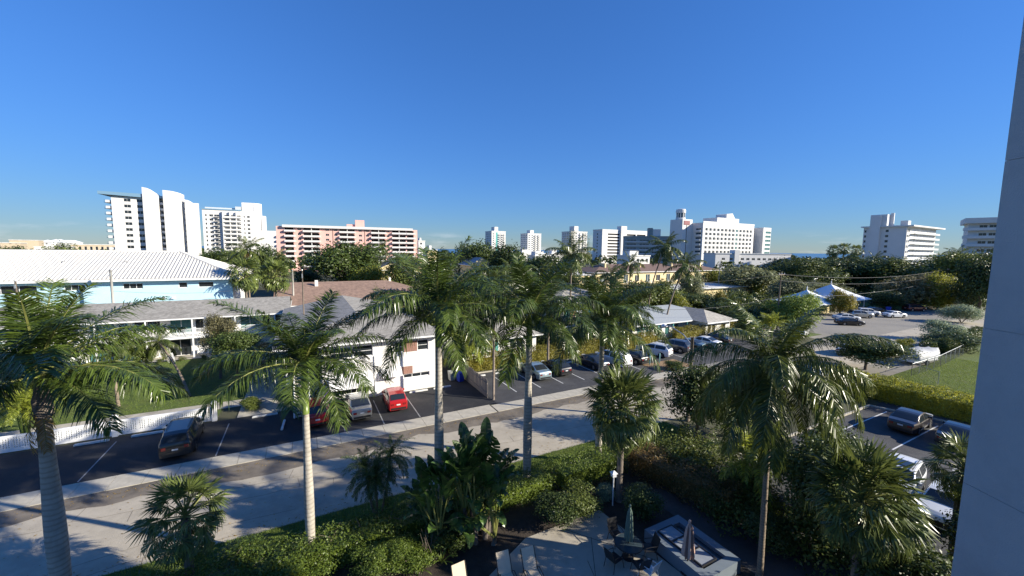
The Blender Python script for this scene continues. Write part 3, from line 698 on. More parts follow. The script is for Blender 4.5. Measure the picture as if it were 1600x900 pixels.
for P in ([(X0 + r, Y0 + r, 12.9), (X1 - r, Y0 + r, 12.9)], [(X1 - r, Y0 + r, 12.9), (X1, Y0, 8.93)], [(X1 - r, Y0 + r, 12.9), (X1, Y1, 8.93)], [(X0 + r, Y0 + r, 12.9), (X0, Y0, 8.93)]): cp.tube(P, .2, 8)
cp.build('ridge_caps', ro)
for px in (31, 38, 45): 
    q = one('metal_grey'); q.lathe([(.14, 10.2), (.14, 11.35), (.2, 11.36), (.2, 11.45)], 8, (px - 8, 4.5)); q.build('roof_vent', ro)
for a in (4, 23, 42.3, 43.4):
    q = one('plastic_white'); q.box(a, -.3, 5.6, a + .5, -.02, 5.72); q.box(a + .1, -.2, 5.72, a + .4, -.02, 5.86); b.add('wall_light', q)
# far-left second white roof
b = Bld('house', 'white-roofed house end at the far left, beside the ribbed roof', -80, 92); b.facade((0, 0, 0), 0, 22, 9.6, [(19, 7.4, 20.6, 8.8, WN), (14, 7.4, 15.6, 8.8, WN)], 'white_wall'); b.backs('white_wall', 0, 0, 22, 14, 0, 9.6, True, True); b.hip('tile_white', 0, 0, 22, 14, 9.6, 3.0, .8)
# ---- 3. white motel, long balcony wing
b = Bld('motel_wing', 'white two-storey motel wing with balcony and grey shingle roof behind the lawn', -62, 63)
LW = 59.6; hs = []
for i in range(8):
    a = 3.0 + i * 7.3
    hs += [(a, 0.05, a + 2.2, 2.15, dict(nx=2, name='sliding_door', gl='glass_teal' if i % 2 else 'glass')), (a + 2.6, .05, a + 3.5, 2.1, dict(nx=1, name='door', fr='white_trim', gl='white_trim')), (a + 4.3, .9, a + 6.5, 2.1, dict(nx=2)),
           (a + .2, 2.95, a + 2.4, 4.85, dict(nx=2, name='sliding_door', gl='glass_teal')), (a + 2.7, 2.9, a + 3.6, 4.85, dict(nx=1, name='door', gl='glass')), (a + 4.1, 3.55, a + 6.6, 4.85, dict(nx=2))]
b.facade((0, 0, 0), 0, LW, 5.1, hs, 'white_wall', far=False)
b.backs('white_wall', 0, 0, LW, 10.5, 0, 5.1, True, True)
b.box('balcony_floor', 'white_trim', 0, -2.0, 2.55, LW, -.004, 2.8)
for i in range(14):
    x = 1.2 + i * 4.4
    b.box('post', 'white_trim', x - .07, -1.98, 0, x + .07, -1.84, 2.55); b.box('post', 'white_trim', x - .06, -1.97, 2.8, x + .06, -1.85, 5.0)
    if x + 4.4 < LW: railing(b, x + .08, x + 4.32, -1.91, 2.8)
for i in range(8):
    a = 3.0 + i * 7.3; m = one('plastic_white'); m.box(a + 5.0, -.28, .35, a + 5.75, -.01, .8); m.mt('metal_grey'); m.box(a + 5.06, -.295, .4, a + 5.69, -.28, .75); b.add('air_conditioner', m)
b.hip('shingle', 0, -1.4, LW, 11.8, 5.1, 1.45, .55, 'x', (1, 0))
# ---- 4. the motel's end wing beside the lot
b = Bld('motel_end_wing', 'white two-storey house end with awnings and brick accents behind the red cars', 1.2, 38)
hs = [(.7, 3.95, 2.5, 5.0, dict(nx=1, nz=2)), (2.55, 3.95, 4.3, 5.0, dict(nx=1, nz=2)), (6.3, 3.95, 7.2, 5.0, dict(nx=1, nz=2)), (8.5, 3.95, 9.6, 5.0, dict(nx=1, nz=2)),
      (.8, .55, 3.9, 1.5, dict(nx=2)), (7.1, 1.3, 9.7, 1.72, dict(nx=3))]
b.facade((0, 0, 0), 0, 10.3, 5.45, hs, 'white_wall', far=False)
b.facade((10.3, 0, 0), 90, 23, 5.45, [(2, .9, 3.8, 2.1, WN), (7, .9, 8.8, 2.1, WN), (12, .9, 13.8, 2.1, WN), (2, 3.7, 3.8, 4.9, WN), (7, 3.7, 8.8, 4.9, WN), (12, 3.7, 13.8, 4.9, WN)], 'white_wall')
hs = []
for i in range(5): a = 1 + i * 4.3; hs += [(a, 2.85, a + .95, 4.9, dict(nx=1, name='door', gl='white_trim')), (a + 1.5, 3.6, a + 3.2, 4.9, WN), (a, .05, a + .95, 2.1, dict(nx=1, name='door', gl='white_trim')), (a + 1.5, .8, a + 3.2, 2.1, WN)]
b.facade((0, 23, 0), -90, 23, 5.45, hs, 'white_wall'); b.backs('white_wall', 0, 0, 10.3, 23, 0, 5.45)
b.box('brick_panel', 'brick', 7.22, -.03, 3.95, 8.48, -.004, 5.0); b.box('brick_panel', 'brick', 6.95, -.03, 1.75, 8.0, -.004, 2.5)
b.box('pilaster', 'white_trim', 4.42, -.12, 0, 4.56, -.034, 3.9)
b.box('wall_joint', 'white_trim', 0, -.035, 2.75, 4.3, -.003, 2.83)
def awning(x0, x1, z0, z1, d):
    m = one('white_trim')
    n = max(3, int((x1 - x0) / .42))
    for i in range(n):
        a, c = x0 + (x1 - x0) * i / n, x0 + (x1 - x0) * (i + 1) / n - .03
        vs = [(a, -.02, z1), (c, -.02, z1), (c, -d, z0), (a, -d, z0), (a, -.02, z1 + .03), (c, -.02, z1 + .03), (c, -d - .01, z0 + .03), (a, -d - .01, z0 + .03)]
        m.idx(vs, [(3, 2, 1, 0), (4, 5, 6, 7), (0, 1, 5, 4), (1, 2, 6, 5), (2, 3, 7, 6), (3, 0, 4, 7)])
    m.face([(x0, -.02, z1), (x0, -d, z0), (x0, -.02, z0)]); m.face([(x1, -.02, z1), (x1, -.02, z0), (x1, -d, z0)])
    b.add('awning', m)
awning(.5, 4.25, 1.35, 2.5, 1.0); awning(5.0, 6.9, 1.85, 2.6, .75)
m = one('plastic_white'); m.box(1.9, -.32, 3.15, 2.75, -.01, 3.6); m.mt('metal_grey'); m.box(1.98, -.335, 3.2, 2.67, -.32, 3.55); b.add('air_conditioner', m)
b.hip('shingle', -3.0, -.2, 10.3, 23, 5.55, 1.55, .7, 'y', (1, 0))
b.box('walkway', 'sidewalk', -2.2, 1.5, 2.55, -.004, 23, 2.75)
for y in (2, 6.5, 11, 15.5, 20): b.box('post', 'white_trim', -2.9, y, 0, -2.76, y + .14, 5.5)
railing(b, 5.2, 23, -2.1, 2.75, along='y')
st = bpy.data.objects.new('staircase', None); link(st, b.t)
m = one('sidewalk'); m.box(-2.2, .4, 0, -1.1, .7, .2); treads = one('sidewalk'); treads.box(0, 0, 0, 1.1, .28, .06); tm = treads.mesh('step')
for i in range(14): part('step', tm, st, (-2.2, -2.6 + i * .29, .18 + i * .185))
for x in (-2.24, -1.1):
    m = one('white_trim'); m.tube([(x, -2.6, .15), (x, 1.5, 2.7)], .06, 6); m.build('stringer', st)
    m = one('white_trim'); m.tube([(x, -2.6, 1.05), (x, 1.5, 3.6)], .035, 6)
    for i in range(14): m.tube([(x, -2.5 + i * .29, .2 + i * .18), (x, -2.5 + i * .29, 1.1 + i * .18)], .015, 4)
    m.build('handrail', st)
# ---- 5. low brown-roofed house behind
b = Bld('house', 'low house with broad reddish-brown roof behind the grey-roofed motel', -4, 86)
b.facade((0, -5, 0), 0, 31, 3.4, [(3 + i * 5, 1.2, 5 + i * 5, 2.5, WN) for i in range(5)], 'yellow_wall'); b.backs('yellow_wall', 0, -5, 31, 16, 0, 3.4, True, True)
b.hip('brown_roof', 0, -5, 31, 16, 3.5, 3.3, 1.0, 'x', (0, 1), gablek='brown_roof')
b.box('chimney', 'white_wall', 6, 3, 5, 6.6, 3.6, 7.3); b.box('chimney', 'white_wall', 21, 5, 6, 21.4, 5.4, 7.4)
# ---- 6. yellow gabled houses
def gable_house(label, w, wx, wy, h, rh, wall, roof, axis='y', world=None, holes=None, name='house', group=None):
    b = Bld(name, label, 0, 0, TH, 'house', group, world)
    b.facade((0, 0, 0), 0, wx, h, holes if holes is not None else [(wx * .2, h - 1.9, wx * .2 + 1.3, h - .6, WN), (wx * .62, h - 1.9, wx * .62 + 1.3, h - .6, WN)], wall)
    b.facade((wx, 0, 0), 90, wy, h, [(wy * .3, h - 1.9, wy * .3 + 1.3, h - .6, WN), (wy * .65, h - 1.9, wy * .65 + 1.3, h - .6, WN)], wall); b.backs(wall, 0, 0, wx, wy, 0, h, True)
    b.hip(roof, 0, 0, wx, wy, h, rh, .5, axis, (0, 0), gablek=wall); return b
p = D(590, 430, 108); gable_house('yellow gabled house behind the big dark tree', 0, 9, 10, 8.0, 2.3, 'yellow_wall', 'shingle', world=(p[0], p[1], 0))
p = D(617, 430, 118); gable_house('yellow house wall right of the big dark tree', 0, 8, 9, 9.5, 1.6, 'yellow_wall', 'brown_roof', world=(p[0], p[1], 0))
p = D(736, 430, 118); gable_house('pale yellow gable house seen between the two middle royal palms', 0, 6.6, 9, 9.2, 2.3, 'yellow_wall', 'shingle_blue', world=(p[0], p[1], 0), holes=[])
# ---- 7. houses right of the wooden fence
b = Bld('cottage', 'small white cottage with teal shutters and grey roof behind the croton hedge', 15.5, 44.6)
b.facade((0, 0, 0), 0, 12, 2.75, [(3.2, 1.1, 5.6, 2.35, dict(nx=3)), (8, 1.1, 10, 2.35, dict(nx=2))], 'white_wall', far=False); b.facade((12, 0, 0), 90, 9, 2.75, [(3, 1, 4.6, 2.3, WN)], 'white_wall'); b.backs('white_wall', 0, 0, 12, 9, 0, 2.75, True)
for x in (2.5, 5.66): b.box('shutter', 'teal', x, -.06, 1.05, x + .62, -.01, 2.4)
b.hip('shingle_light', 0, 0, 12, 9, 2.8, 1.7, .7)
b = Bld('house', 'white two-storey house with grey hip roof, teal and orange balcony panels', 38.5, 55)
b.facade((0, 0, 0), 0, 11, 5.6, [(1, 3.4, 3, 5.1, dict(nx=2)), (5, 2.9, 6, 5.0, dict(nx=1, name='door', gl='white_trim')), (7.5, 3.4, 9.5, 4.8, WN), (1, .8, 3, 2.2, WN), (7.5, .8, 9.5, 2.2, WN)], 'white_wall')
b.facade((11, 0, 0), 90, 12, 5.6, [(2, 3.5, 3.6, 4.8, WN), (7, 3.5, 8.6, 4.8, WN), (2, .8, 3.6, 2.2, WN)], 'white_wall'); b.backs('white_wall', 0, 0, 11, 12, 0, 5.6, True)
b.box('balcony_floor', 'white_trim', -.2, -1.5, 2.6, 6.6, -.004, 2.75)
for i, k in enumerate(('teal', 'orange', 'plastic_white', 'orange', 'teal')): b.box('balcony_panel', k, -.1 + i * 1.3, -1.46, 2.76, 1.1 + i * 1.3, -1.4, 3.7)
b.hip('shingle_light', 0, 0, 11, 12, 5.65, 1.7, .8)
b = Bld('house', 'grey low-roofed house behind the yellow-green shrubs, mid distance', 46, 74); b.facade((0, 0, 0), 0, 14, 5, [(2, 3.2, 4, 4.5, WN), (9, 3.2, 11, 4.5, WN)], 'white_wall'); b.backs('white_wall', 0, 0, 14, 10, 0, 5, True, True); b.hip('shingle', 0, 0, 14, 10, 5.1, 1.3, .7)
b = Bld('bungalow', 'bungalow with blue-grey hip roof and teal trim behind the row of white cars', 44.5, 44)
b.facade((0, 0, 0), 0, 12.6, 2.7, [(1, .4, 2, 2.4, dict(nx=1, gl='glass_teal')), (3, .4, 4, 2.4, dict(nx=1, gl='glass_teal')), (5.2, .1, 6.2, 2.3, dict(nx=1, name='door', gl='teal')), (7.2, .4, 8.2, 2.4, dict(nx=1, gl='glass_teal')), (9.4, .4, 10.4, 2.4, dict(nx=1, gl='glass_teal'))], 'white_wall')
b.facade((12.6, -3.4, 0), 0, 6.2, 2.7, [(.5, .8, 1.3, 2.2, dict(nx=1)), (1.6, .8, 2.4, 2.2, dict(nx=1)), (4, .8, 5, 2.2, dict(nx=1))], 'white_wall', far=False)
b.facade((18.8, -3.4, 0), 90, 13, 2.7, [(3, .9, 4.4, 2.1, WN), (8, .9, 9.4, 2.1, WN)], 'white_wall'); b.facade((12.6, 0, 0), -90, 3.4, 2.7, [], 'white_wall', name='return_wall'); b.backs('white_wall', 0, 0, 18.8, 9.6, 0, 2.7, True)
for i in range(4): b.box('post', 'teal', 1 + i * 3.3, -1.2, 0, 1.14 + i * 3.3, -1.06, 2.7)
b.hip('shingle_blue', 0, -.7, 18.8, 9.6, 2.8, 1.75, .75)
m = one('shingle_light'); z = 2.78; m.face([(11.9, -4.2, z), (19.6, -4.2, z), (15.75, -.6, z + 1.45)]); m.face([(19.6, -4.2, z), (19.6, .6, z), (15.75, 3.6, z + 1.45), (15.75, -.6, z + 1.45)]); m.face([(11.9, .6, z), (11.9, -4.2, z), (15.75, -.6, z + 1.45), (15.75, 3.6, z + 1.45)]); b.add('porch_roof', m)
b.box('fascia', 'white_trim', 11.85, -4.26, 2.6, 19.65, -4.18, 2.776)
# flat white roofs further back
b = Bld('flat_roof_house', 'long low house with a worn white flat roof beyond the dark shrubs', 94, 76)
b.facade((0, 0, 0), 0, 32, 3.1, [(20, 1.2, 21.5, 2.6, WN), (22.5, 1.2, 24, 2.6, WN), (26, .2, 27, 2.4, dict(nx=1, name='door'))], 'yellow_wall'); b.backs('white_wall', 0, 0, 32, 13, 0, 3.1, True, True)
b.flat('flat_roof', 0, 0, 32, 13, 3.1, .9, .3); b.box('roof_unit', 'metal_grey', 16, 5, 3.4, 18, 6.5, 4.4)
b = Bld('flat_roof_house', 'small pale flat roof behind the light green round tree', 132, 64)
b.facade((0, 0, 0), 0, 14, 3.0, [(3, 1.1, 5, 2.4, WN), (8, 1.1, 10, 2.4, WN)], 'white_wall'); b.backs('white_wall', 0, 0, 14, 9, 0, 3, True, True); b.flat('flat_roof', 0, 0, 14, 9, 3.0, .7, .3)
# yellow townhouses
b = Bld('townhouse_row', 'row of yellow townhouses with dark brown tile roofs and balconies', 77, 92); b.t.scale = (1.25, 1, 1)
hs = []
for i in range(6):
    a = 1.5 + i * 7.6; hs += [(a, 4.0, a + 1.5, 6.6, dict(nx=2, gl='glass_blue')), (a + 3.8, 4.4, a + 5.3, 6.4, dict(nx=2)), (a, .6, a + 1.5, 2.6, dict(nx=2)), (a + 3.8, .6, a + 5.3, 2.6, dict(nx=2))]
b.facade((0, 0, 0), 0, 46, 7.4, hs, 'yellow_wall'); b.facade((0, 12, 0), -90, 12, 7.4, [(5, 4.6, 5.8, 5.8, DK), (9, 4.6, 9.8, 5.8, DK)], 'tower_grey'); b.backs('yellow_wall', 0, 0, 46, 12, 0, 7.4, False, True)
for i in range(6):
    a = 1.0 + i * 7.6; b.box('balcony', 'yellow_wall', a, -1.3, 3.5, a + 2.6, -.004, 3.7); railing(b, a + .05, a + 2.55, -1.25, 3.7, .9, 'white_trim')
b.hip('brown_tile', 0, 0, 46, 12, 7.5, 2.2, .8)
for i in range(4): b.box('parapet_wall', 'yellow_wall', 5 + i * 12, 3, 8.3, 5.4 + i * 12, 6, 10.1)
b = Bld('house', 'pale yellow house corner left of the townhouse row, below the feathery pine', 67, 92); b.facade((0, 0, 0), 0, 8, 6.8, [(2, 4.4, 3.5, 6, WN), (5, 4.4, 6.5, 6, WN)], 'yellow_wall'); b.backs('yellow_wall', 0, 0, 8, 10, 0, 6.8, True, True); b.hip('flat_roof', 0, 0, 8, 10, 6.9, .8, .4)
# grey roofs right of the townhouses
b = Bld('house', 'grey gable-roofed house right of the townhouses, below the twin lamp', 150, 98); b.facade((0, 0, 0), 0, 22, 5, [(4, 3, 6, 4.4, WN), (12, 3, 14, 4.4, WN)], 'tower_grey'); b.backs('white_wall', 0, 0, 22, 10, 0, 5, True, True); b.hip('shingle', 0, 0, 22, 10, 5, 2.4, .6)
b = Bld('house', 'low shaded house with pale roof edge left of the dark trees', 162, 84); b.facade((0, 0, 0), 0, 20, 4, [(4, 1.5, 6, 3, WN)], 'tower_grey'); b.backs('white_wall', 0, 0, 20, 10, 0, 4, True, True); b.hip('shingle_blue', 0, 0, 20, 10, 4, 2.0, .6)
# two pyramid canopies
def canopy(label, u, v, s, h, rz=TH):
    b = Bld('pavilion', label, u, v, rz, 'pavilion', 'white pyramid-roofed pavilions')
    for x in (-s * .82, s * .82):
        for y in (-s * .82, s * .82): b.box('post', 'white_trim', x - .1, y - .1, 0, x + .1, y + .1, 2.6)
    b.box('wall', 'yellow_wall', -s * .78, -s * .6, 0, s * .78, s * .78, 2.5)
    m = one('canopy_white'); N = 5
    c = [(-s, -s), (s, -s), (s, s), (-s, s)]
    for i in range(4):
        a, d = c[i], c[(i + 1) % 4]
        for j in range(N):
            t0, t1 = j / N, (j + 1) / N; z0, z1 = 2.6 + h * t0 ** 1.25, 2.6 + h * t1 ** 1.25
            m.face([(a[0] * (1 - t0), a[1] * (1 - t0), z0), (d[0] * (1 - t0), d[1] * (1 - t0), z0), (d[0] * (1 - t1), d[1] * (1 - t1), z1), (a[0] * (1 - t1), a[1] * (1 - t1), z1)])
    r = b.add('roof', m); q = one('white_trim'); q.lathe([(.16, 2.5 + h), (.1, 3.1 + h), (.14, 3.15 + h), (.02, 3.6 + h)], 8); q.build('finial', r)
    q = one('white_trim'); q.box(-s, -s, 2.42, s, -s + .12, 2.6); q.box(-s, s - .12, 2.42, s, s, 2.6); q.box(-s, -s + .12, 2.42, -s + .12, s - .12, 2.6); q.box(s - .12, -s + .12, 2.42, s, s - .12, 2.6); q.build('fascia', r)
canopy('smaller white pyramid-roofed pavilion nearer the light green round tree', 106, 49.5, 5.2, 2.7); canopy('larger white pyramid-roofed pavilion beside the parked sedans', 122, 51.5, 6.4, 3.4)
# ---------------------------------------------------------------- high-rises
def tower_box(b, x0, y0, x1, y1, h, k, storey, z0=3., front=(), right=(), left=(), ww=1.6, wh=1.5, kl=None, gl='glass', nx=2):
    """box block with window columns at the given offsets on each face, one row for each storey"""
    def rows(cols, w):
        r = []; z = z0
        while z + wh + .6 < h:
            for c in cols:
                cw = ww
                if isinstance(c, tuple): c, cw = c
                if c + cw < w: r.append((c, z, c + cw, z + wh, dict(nx=nx, gl=gl)))
            z += storey
        return r
    b.facade((x0, y0, 0), 0, x1 - x0, h, rows(front, x1 - x0), k)
    b.facade((x1, y0, 0), 90, y1 - y0, h, rows(right, y1 - y0), k); b.facade((x0, y1, 0), -90, y1 - y0, h, rows(left, y1 - y0), kl or k)
    m = one(k); m.face([(x1, y1, 0), (x0, y1, 0), (x0, y1, h), (x1, y1, h)]); m.face([(x0, y0, h), (x1, y0, h), (x1, y1, h), (x0, y1, h)]); b.add('back_wall', m)
def balc(b, x0, x1, y0, y1, zs, k='tower_white', solid=True, hh=1.0, dark=True, face=None):
    m = one(k); m.box(x0, y0, 0, x1, y1, .22)
    if solid: m.box(x0, y0, .22, x1, y0 + .12, hh + .2); m.box(x0, y0 + .12, .22, x0 + .12, y1, hh + .2); m.box(x1 - .12, y0 + .12, .22, x1, y1, hh + .2)
    else:
        m.mt('metal_grey'); m.box(x0, y0, hh + .15, x1, y0 + .05, hh + .22); m.box(x0, y0 + .05, hh + .15, x0 + .05, y1, hh + .22); m.box(x1 - .05, y0 + .05, hh + .15, x1, y1, hh + .22)
        n = int((x1 - x0) / .5)
        for i in range(n + 1): q = x0 + (x1 - x0 - .05) * i / n; m.box(q, y0, .22, q + .04, y0 + .04, hh + .15)
    me = m.mesh('balcony')
    for z in zs: part('balcony', me, b.t, (0, 0, z))
def at_px(px, Y): return D(px, 400, Y)[0]
# -- curved white tower, far left
Y0_ = 200.; b = Bld('apartment_tower', 'tall white tower with curved fins and a slanted blue roof edge', 0, 0, TH, 'building', 'distant high-rises', (at_px(181, Y0_), Y0_, 0)); b.t.scale = (1.07, 1, 1)
ST = 2.95; zs = [5.6 + i * ST for i in range(11)]
b.facade((0, 0, 0), 0, 11.6, 38.2, [(c, z + .7, c + w_, z + 2.2, dict(nx=2)) for z in zs for c, w_ in ((4.3, 2.5), (8.9, 2.2))], 'tower_white')
b.facade((0, 16, 0), -90, 16, 38.2, [(c, z + .3, c + 3, z + 2.4, dict(nx=2)) for z in zs for c in (2, 8)], 'tower_white'); b.backs('tower_white', 0, 0, 30, 16, 0, 38.2)
balc(b, -2.2, -.01, .6, 12, zs, solid=True); balc(b, -3.2, -2.3, 2.2, 10, zs, solid=False)
m = one('roof_blue'); vs = [(-4, -1.6, 38.9), (12, -1.6, 38.2), (12, 17, 38.2), (-4, 17, 38.9), (-4, -1.6, 40.3), (12, -1.6, 40.0), (12, 17, 40.0), (-4, 17, 40.3)]
m.idx(vs, [(3, 2, 1, 0), (4, 5, 6, 7), (0, 1, 5, 4), (1, 2, 6, 5), (2, 3, 7, 6), (3, 0, 4, 7)]); b.add('roof_edge', m)
def fin(x0, x1, h, d, curve, cap=True):
    m = one('tower_white'); m.smooth = False; n = 10; A = []
    for i in range(n + 1):
        a = pi / 2 * i / n; A.append((x0 + (x1 - x0) * (.35 + .65 * sin(a)), -d * cos(a) if i else -d))
    poly = [(x0, 6), (x0, -d)] + A + [(x1, 6)]
    N = len(poly)
    top = []
    for (x, y) in poly: t = max(0, (x - x0) / (x1 - x0)); top.append(h - curve * t ** 2.2)
    vs = [(x, y, 0) for x, y in poly] + [(x, y, z) for (x, y), z in zip(poly, top)]
    m.idx(vs, [(i, (i + 1) % N, N + (i + 1) % N, N + i) for i in range(N)] + [tuple(range(N, 2 * N))]); b.add('curved_fin', m)
fin(11.7, 17.2, 43.4, 2.2, 3.6); fin(19.2, 25.9, 42.6, 1.8, 1.2); fin(27.3, 31.2, 38.4, 1.4, 2.6)
b.facade((17.2, 3.0, 0), 0, 2, 38.4, [(.2, z + .3, 1.8, z + 2.3, dict(nx=2)) for z in zs], 'tower_white', name='recess_wall'); balc(b, 17.25, 19.15, .6, 2.99, zs, solid=True)
b.facade((25.9, 1.5, 0), 0, 1.4, 37.5, [(.4, z + .9, 1.0, z + 2.1, dict(nx=1)) for z in zs], 'tower_white', name='recess_wall')
b.box('roof_edge', 'roof_blue', 17.2, -.2, 38.4, 19.2, 10, 39.6)
# -- second white tower
Y0_ = 312.; b = Bld('apartment_tower', 'white tower with dark balcony stacks and a drum-shaped rooftop block', 0, 0, TH, 'building', 'distant high-rises', (at_px(320, Y0_), Y0_, 0)); b.t.scale = (.74, 1, 1.12)
zs = [6 + i * 2.95 for i in range(10)]
b.facade((0, 0, 0), 0, 46, 38.0, [(c, z + .6, c + w_, z + 2.1, dict(nx=2 if w_ > 1.5 else 1)) for z in zs for c, w_ in ((2.4, 1.3), (6.0, 3.2), (10.2, 4.4), (19.0, 4.6), (24.6, 3.8), (30.2, 3.6), (36.4, 1.0), (39.6, 2.4))], 'tower_white'); b.facade((46, 0, 0), 90, 14, 38, [], 'tower_white'); b.backs('tower_white', 0, 0, 46, 14, 0, 38.0, True)
balc(b, 10, 14.8, -1.6, -.01, zs, 'metal_dark', False); balc(b, 17.8, 34.2, -1.8, -.01, zs, 'tower_white', True)
for x in (17.5, 23.9, 29.6): b.box('pier', 'tower_white', x, -1.86, 0, x + .5, -.02, 37)
b.box('parapet', 'roof_blue', -.4, -.6, 38.0, 34.5, 14, 38.7); b.box('roof_plant', 'tower_grey', 2, 3, 38.7, 30, 9, 39.9)
m = one('tower_white'); m.smooth = True; m.lathe([(5.6, 0), (5.6, 44)], 28, (47.6, 6)); b.add('drum', m)
b.box('rooftop_block', 'tower_white', 35, 1, 38.0, 47.6, 11, 44.2); b.box('stepped_wing', 'tower_white', 52.6, 2, 0, 56.5, 13, 35.2); b.box('rooftop_plant', 'tower_grey', 29, 1, 38.7, 34.5, 8, 41)
# -- low white block behind
Y0_ = 262.; b = Bld('apartment_block', 'small white balconied block between the drum tower and the pink building', 0, 0, TH, 'building', 'distant high-rises', (at_px(409, Y0_), Y0_, 0))
tower_box(b, 0, 0, 15, 12, 24.5, 'tower_white', 3, 3, front=((9.4, 4.6),)); balc(b, 9, 14.8, -1.5, -.01, [2.4 + 3 * i for i in range(7)])
# -- pink block
Y0_ = 222.; b = Bld('apartment_block', 'long pink apartment block with white balconies and roof band', 0, 0, radians(23), 'building', 'distant high-rises', (at_px(433, Y0_), Y0_, 0)); b.t.scale = (.95, 1, 1)
ZS = [2.6 + i * 2.85 for i in range(8)]; LW = 82; cols = []; bal = []
for i, (x, kind) in enumerate(((4.6, 'b'), (11.2, 'w'), (14.4, 'B'), (26.4, 'w'), (31.2, 'w'), (34.4, 'B'), (45.4, 'w'), (49.6, 'w'), (53.0, 'B'), (62.2, 'w'), (65.8, 'B'), (75.2, 'b'))):
    if kind == 'w': cols += [(x, 1.9, .95, 1.2)]
    elif kind == 'b': cols += [(x, 4.4, .1, 2.2)]; bal.append((x - .3, x + 5.2))
    else: cols += [(x, 4.1, .1, 2.2), (x + 4.5, 4.1, .1, 2.2)]; bal.append((x - .3, x + 8.9))
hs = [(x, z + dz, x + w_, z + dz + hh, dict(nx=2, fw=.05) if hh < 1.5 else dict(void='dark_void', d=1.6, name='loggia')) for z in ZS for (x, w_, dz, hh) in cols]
b.facade((0, 0, 0), 0, LW, 25.6, hs, 'pink_wall'); b.backs('pink_wall', 0, 0, LW, 14, 0, 25.6, True, True)
m = one('pink_wall'); m.face([(0, 0, 25.6), (LW, 0, 25.6), (LW, 14, 25.6), (0, 14, 25.6)]); b.add('roof', m)
for x0, x1 in bal: balc(b, x0, x1, -1.5, -.01, ZS, 'tower_white', True, .85)
for x in (18.55, 38.55, 57.15, 69.95): b.box('pier', 'tower_white', x, -1.1, 0, x + .35, -.02, 25)
for x in (30.4, 48.9): b.box('downpipe', 'brown_roof', x, -.14, 0, x + .3, -.01, 25)
b.box('roof_band', 'tower_white', 3.4, -1.7, 25.0, LW - 3.2, 0, 26.4); b.box('rooftop_block', 'pink_wall', 43.5, 2, 25.6, 49, 9, 30.6); b.box('rooftop_block', 'pink_wall', 38.5, 3, 25.6, 43.4, 8, 28)
# -- small towers in the middle distance
def small_tower(label, px, Y, w, d, h, extra, kl='tower_grey', storey=3.0, name='apartment_tower'):
    b = Bld(name, label, 0, 0, TH, 'building', 'distant high-rises', (at_px(px, Y), Y, 0))
    tower_box(b, 0, 0, w, d, h, 'tower_white', storey, 14, front=tuple((x, 2.6) for x in np.arange(1.5, w - 3.5, 5.2)), left=tuple((y, 2.4) for y in np.arange(1.5, d - 3, 5)), ww=2.6, wh=1.5, gl='glass_blue')
    zs = np.arange(13.2, h - 2.5, storey); balc(b, w * .48, w * .62, -1.5, -.01, zs); balc(b, w * .72, w * .95, -1.5, -.01, zs)
    b.box('parapet', 'tower_white', -.3, -.3, h, w + .3, d + .3, h + 1.0); b.box('rooftop_block', 'tower_white', w * .3, d * .2, h + 1.0, w * .55, d * .7, h + extra); return b
small_tower('white tower with a pale green stripe, leftmost of the three distant towers', 768, 560, 22, 22, 39, 7).box('stripe', 'teal', 6.5, -.12, 12, 9.5, -.02, 38)
small_tower('plain white tower, middle of the three distant towers', 824, 600, 24, 22, 38, 6)
small_tower('white tower half hidden by the feathery pine, right of the three distant towers', 892, 520, 26, 22, 38, 8)
# -- white slab block
Y0_ = 385.; b = Bld('apartment_block', 'white slab block with horizontal balconies left of the grey-green block', 0, 0, TH, 'building', 'distant high-rises', (at_px(940, Y0_), Y0_, 0))
zs = [5 + 3.05 * i for i in range(9)]
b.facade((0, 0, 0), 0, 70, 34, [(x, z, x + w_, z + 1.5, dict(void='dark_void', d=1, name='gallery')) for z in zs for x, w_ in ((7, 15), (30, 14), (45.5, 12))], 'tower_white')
b.facade((0, 14, 0), -90, 14, 34, [(6, z, 7.6, z + 1.7, DK) for z in zs], 'tower_white'); b.backs('tower_white', 0, 0, 70, 14, 0, 34, False, True); b.flat('tower_white', 0, 0, 70, 14, 34, .2, .8)
b.box('stair_tower', 'tower_white', 22.2, -2.2, 0, 29.6, 4, 38.5)
# -- grey-green block in shade
Y0_ = 300.; b = Bld('apartment_block', 'grey-green block in shade in front of the white slab', 0, 0, radians(-8), 'building', 'distant high-rises', (at_px(976, Y0_), Y0_, 0))
zs = [3.5 + 3 * i for i in range(7)]
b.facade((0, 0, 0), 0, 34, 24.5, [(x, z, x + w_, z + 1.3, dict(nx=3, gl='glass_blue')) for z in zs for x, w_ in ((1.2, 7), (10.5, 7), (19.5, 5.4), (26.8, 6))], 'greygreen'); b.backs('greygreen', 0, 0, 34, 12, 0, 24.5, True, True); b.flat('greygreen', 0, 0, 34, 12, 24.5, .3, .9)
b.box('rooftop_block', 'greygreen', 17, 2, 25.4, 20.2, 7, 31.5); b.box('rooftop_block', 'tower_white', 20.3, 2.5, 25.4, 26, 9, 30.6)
for z in zs: b.box('balcony_band', 'tower_grey', -.1, -.5, z - 1.0, 34.1, -.02, z - .15)
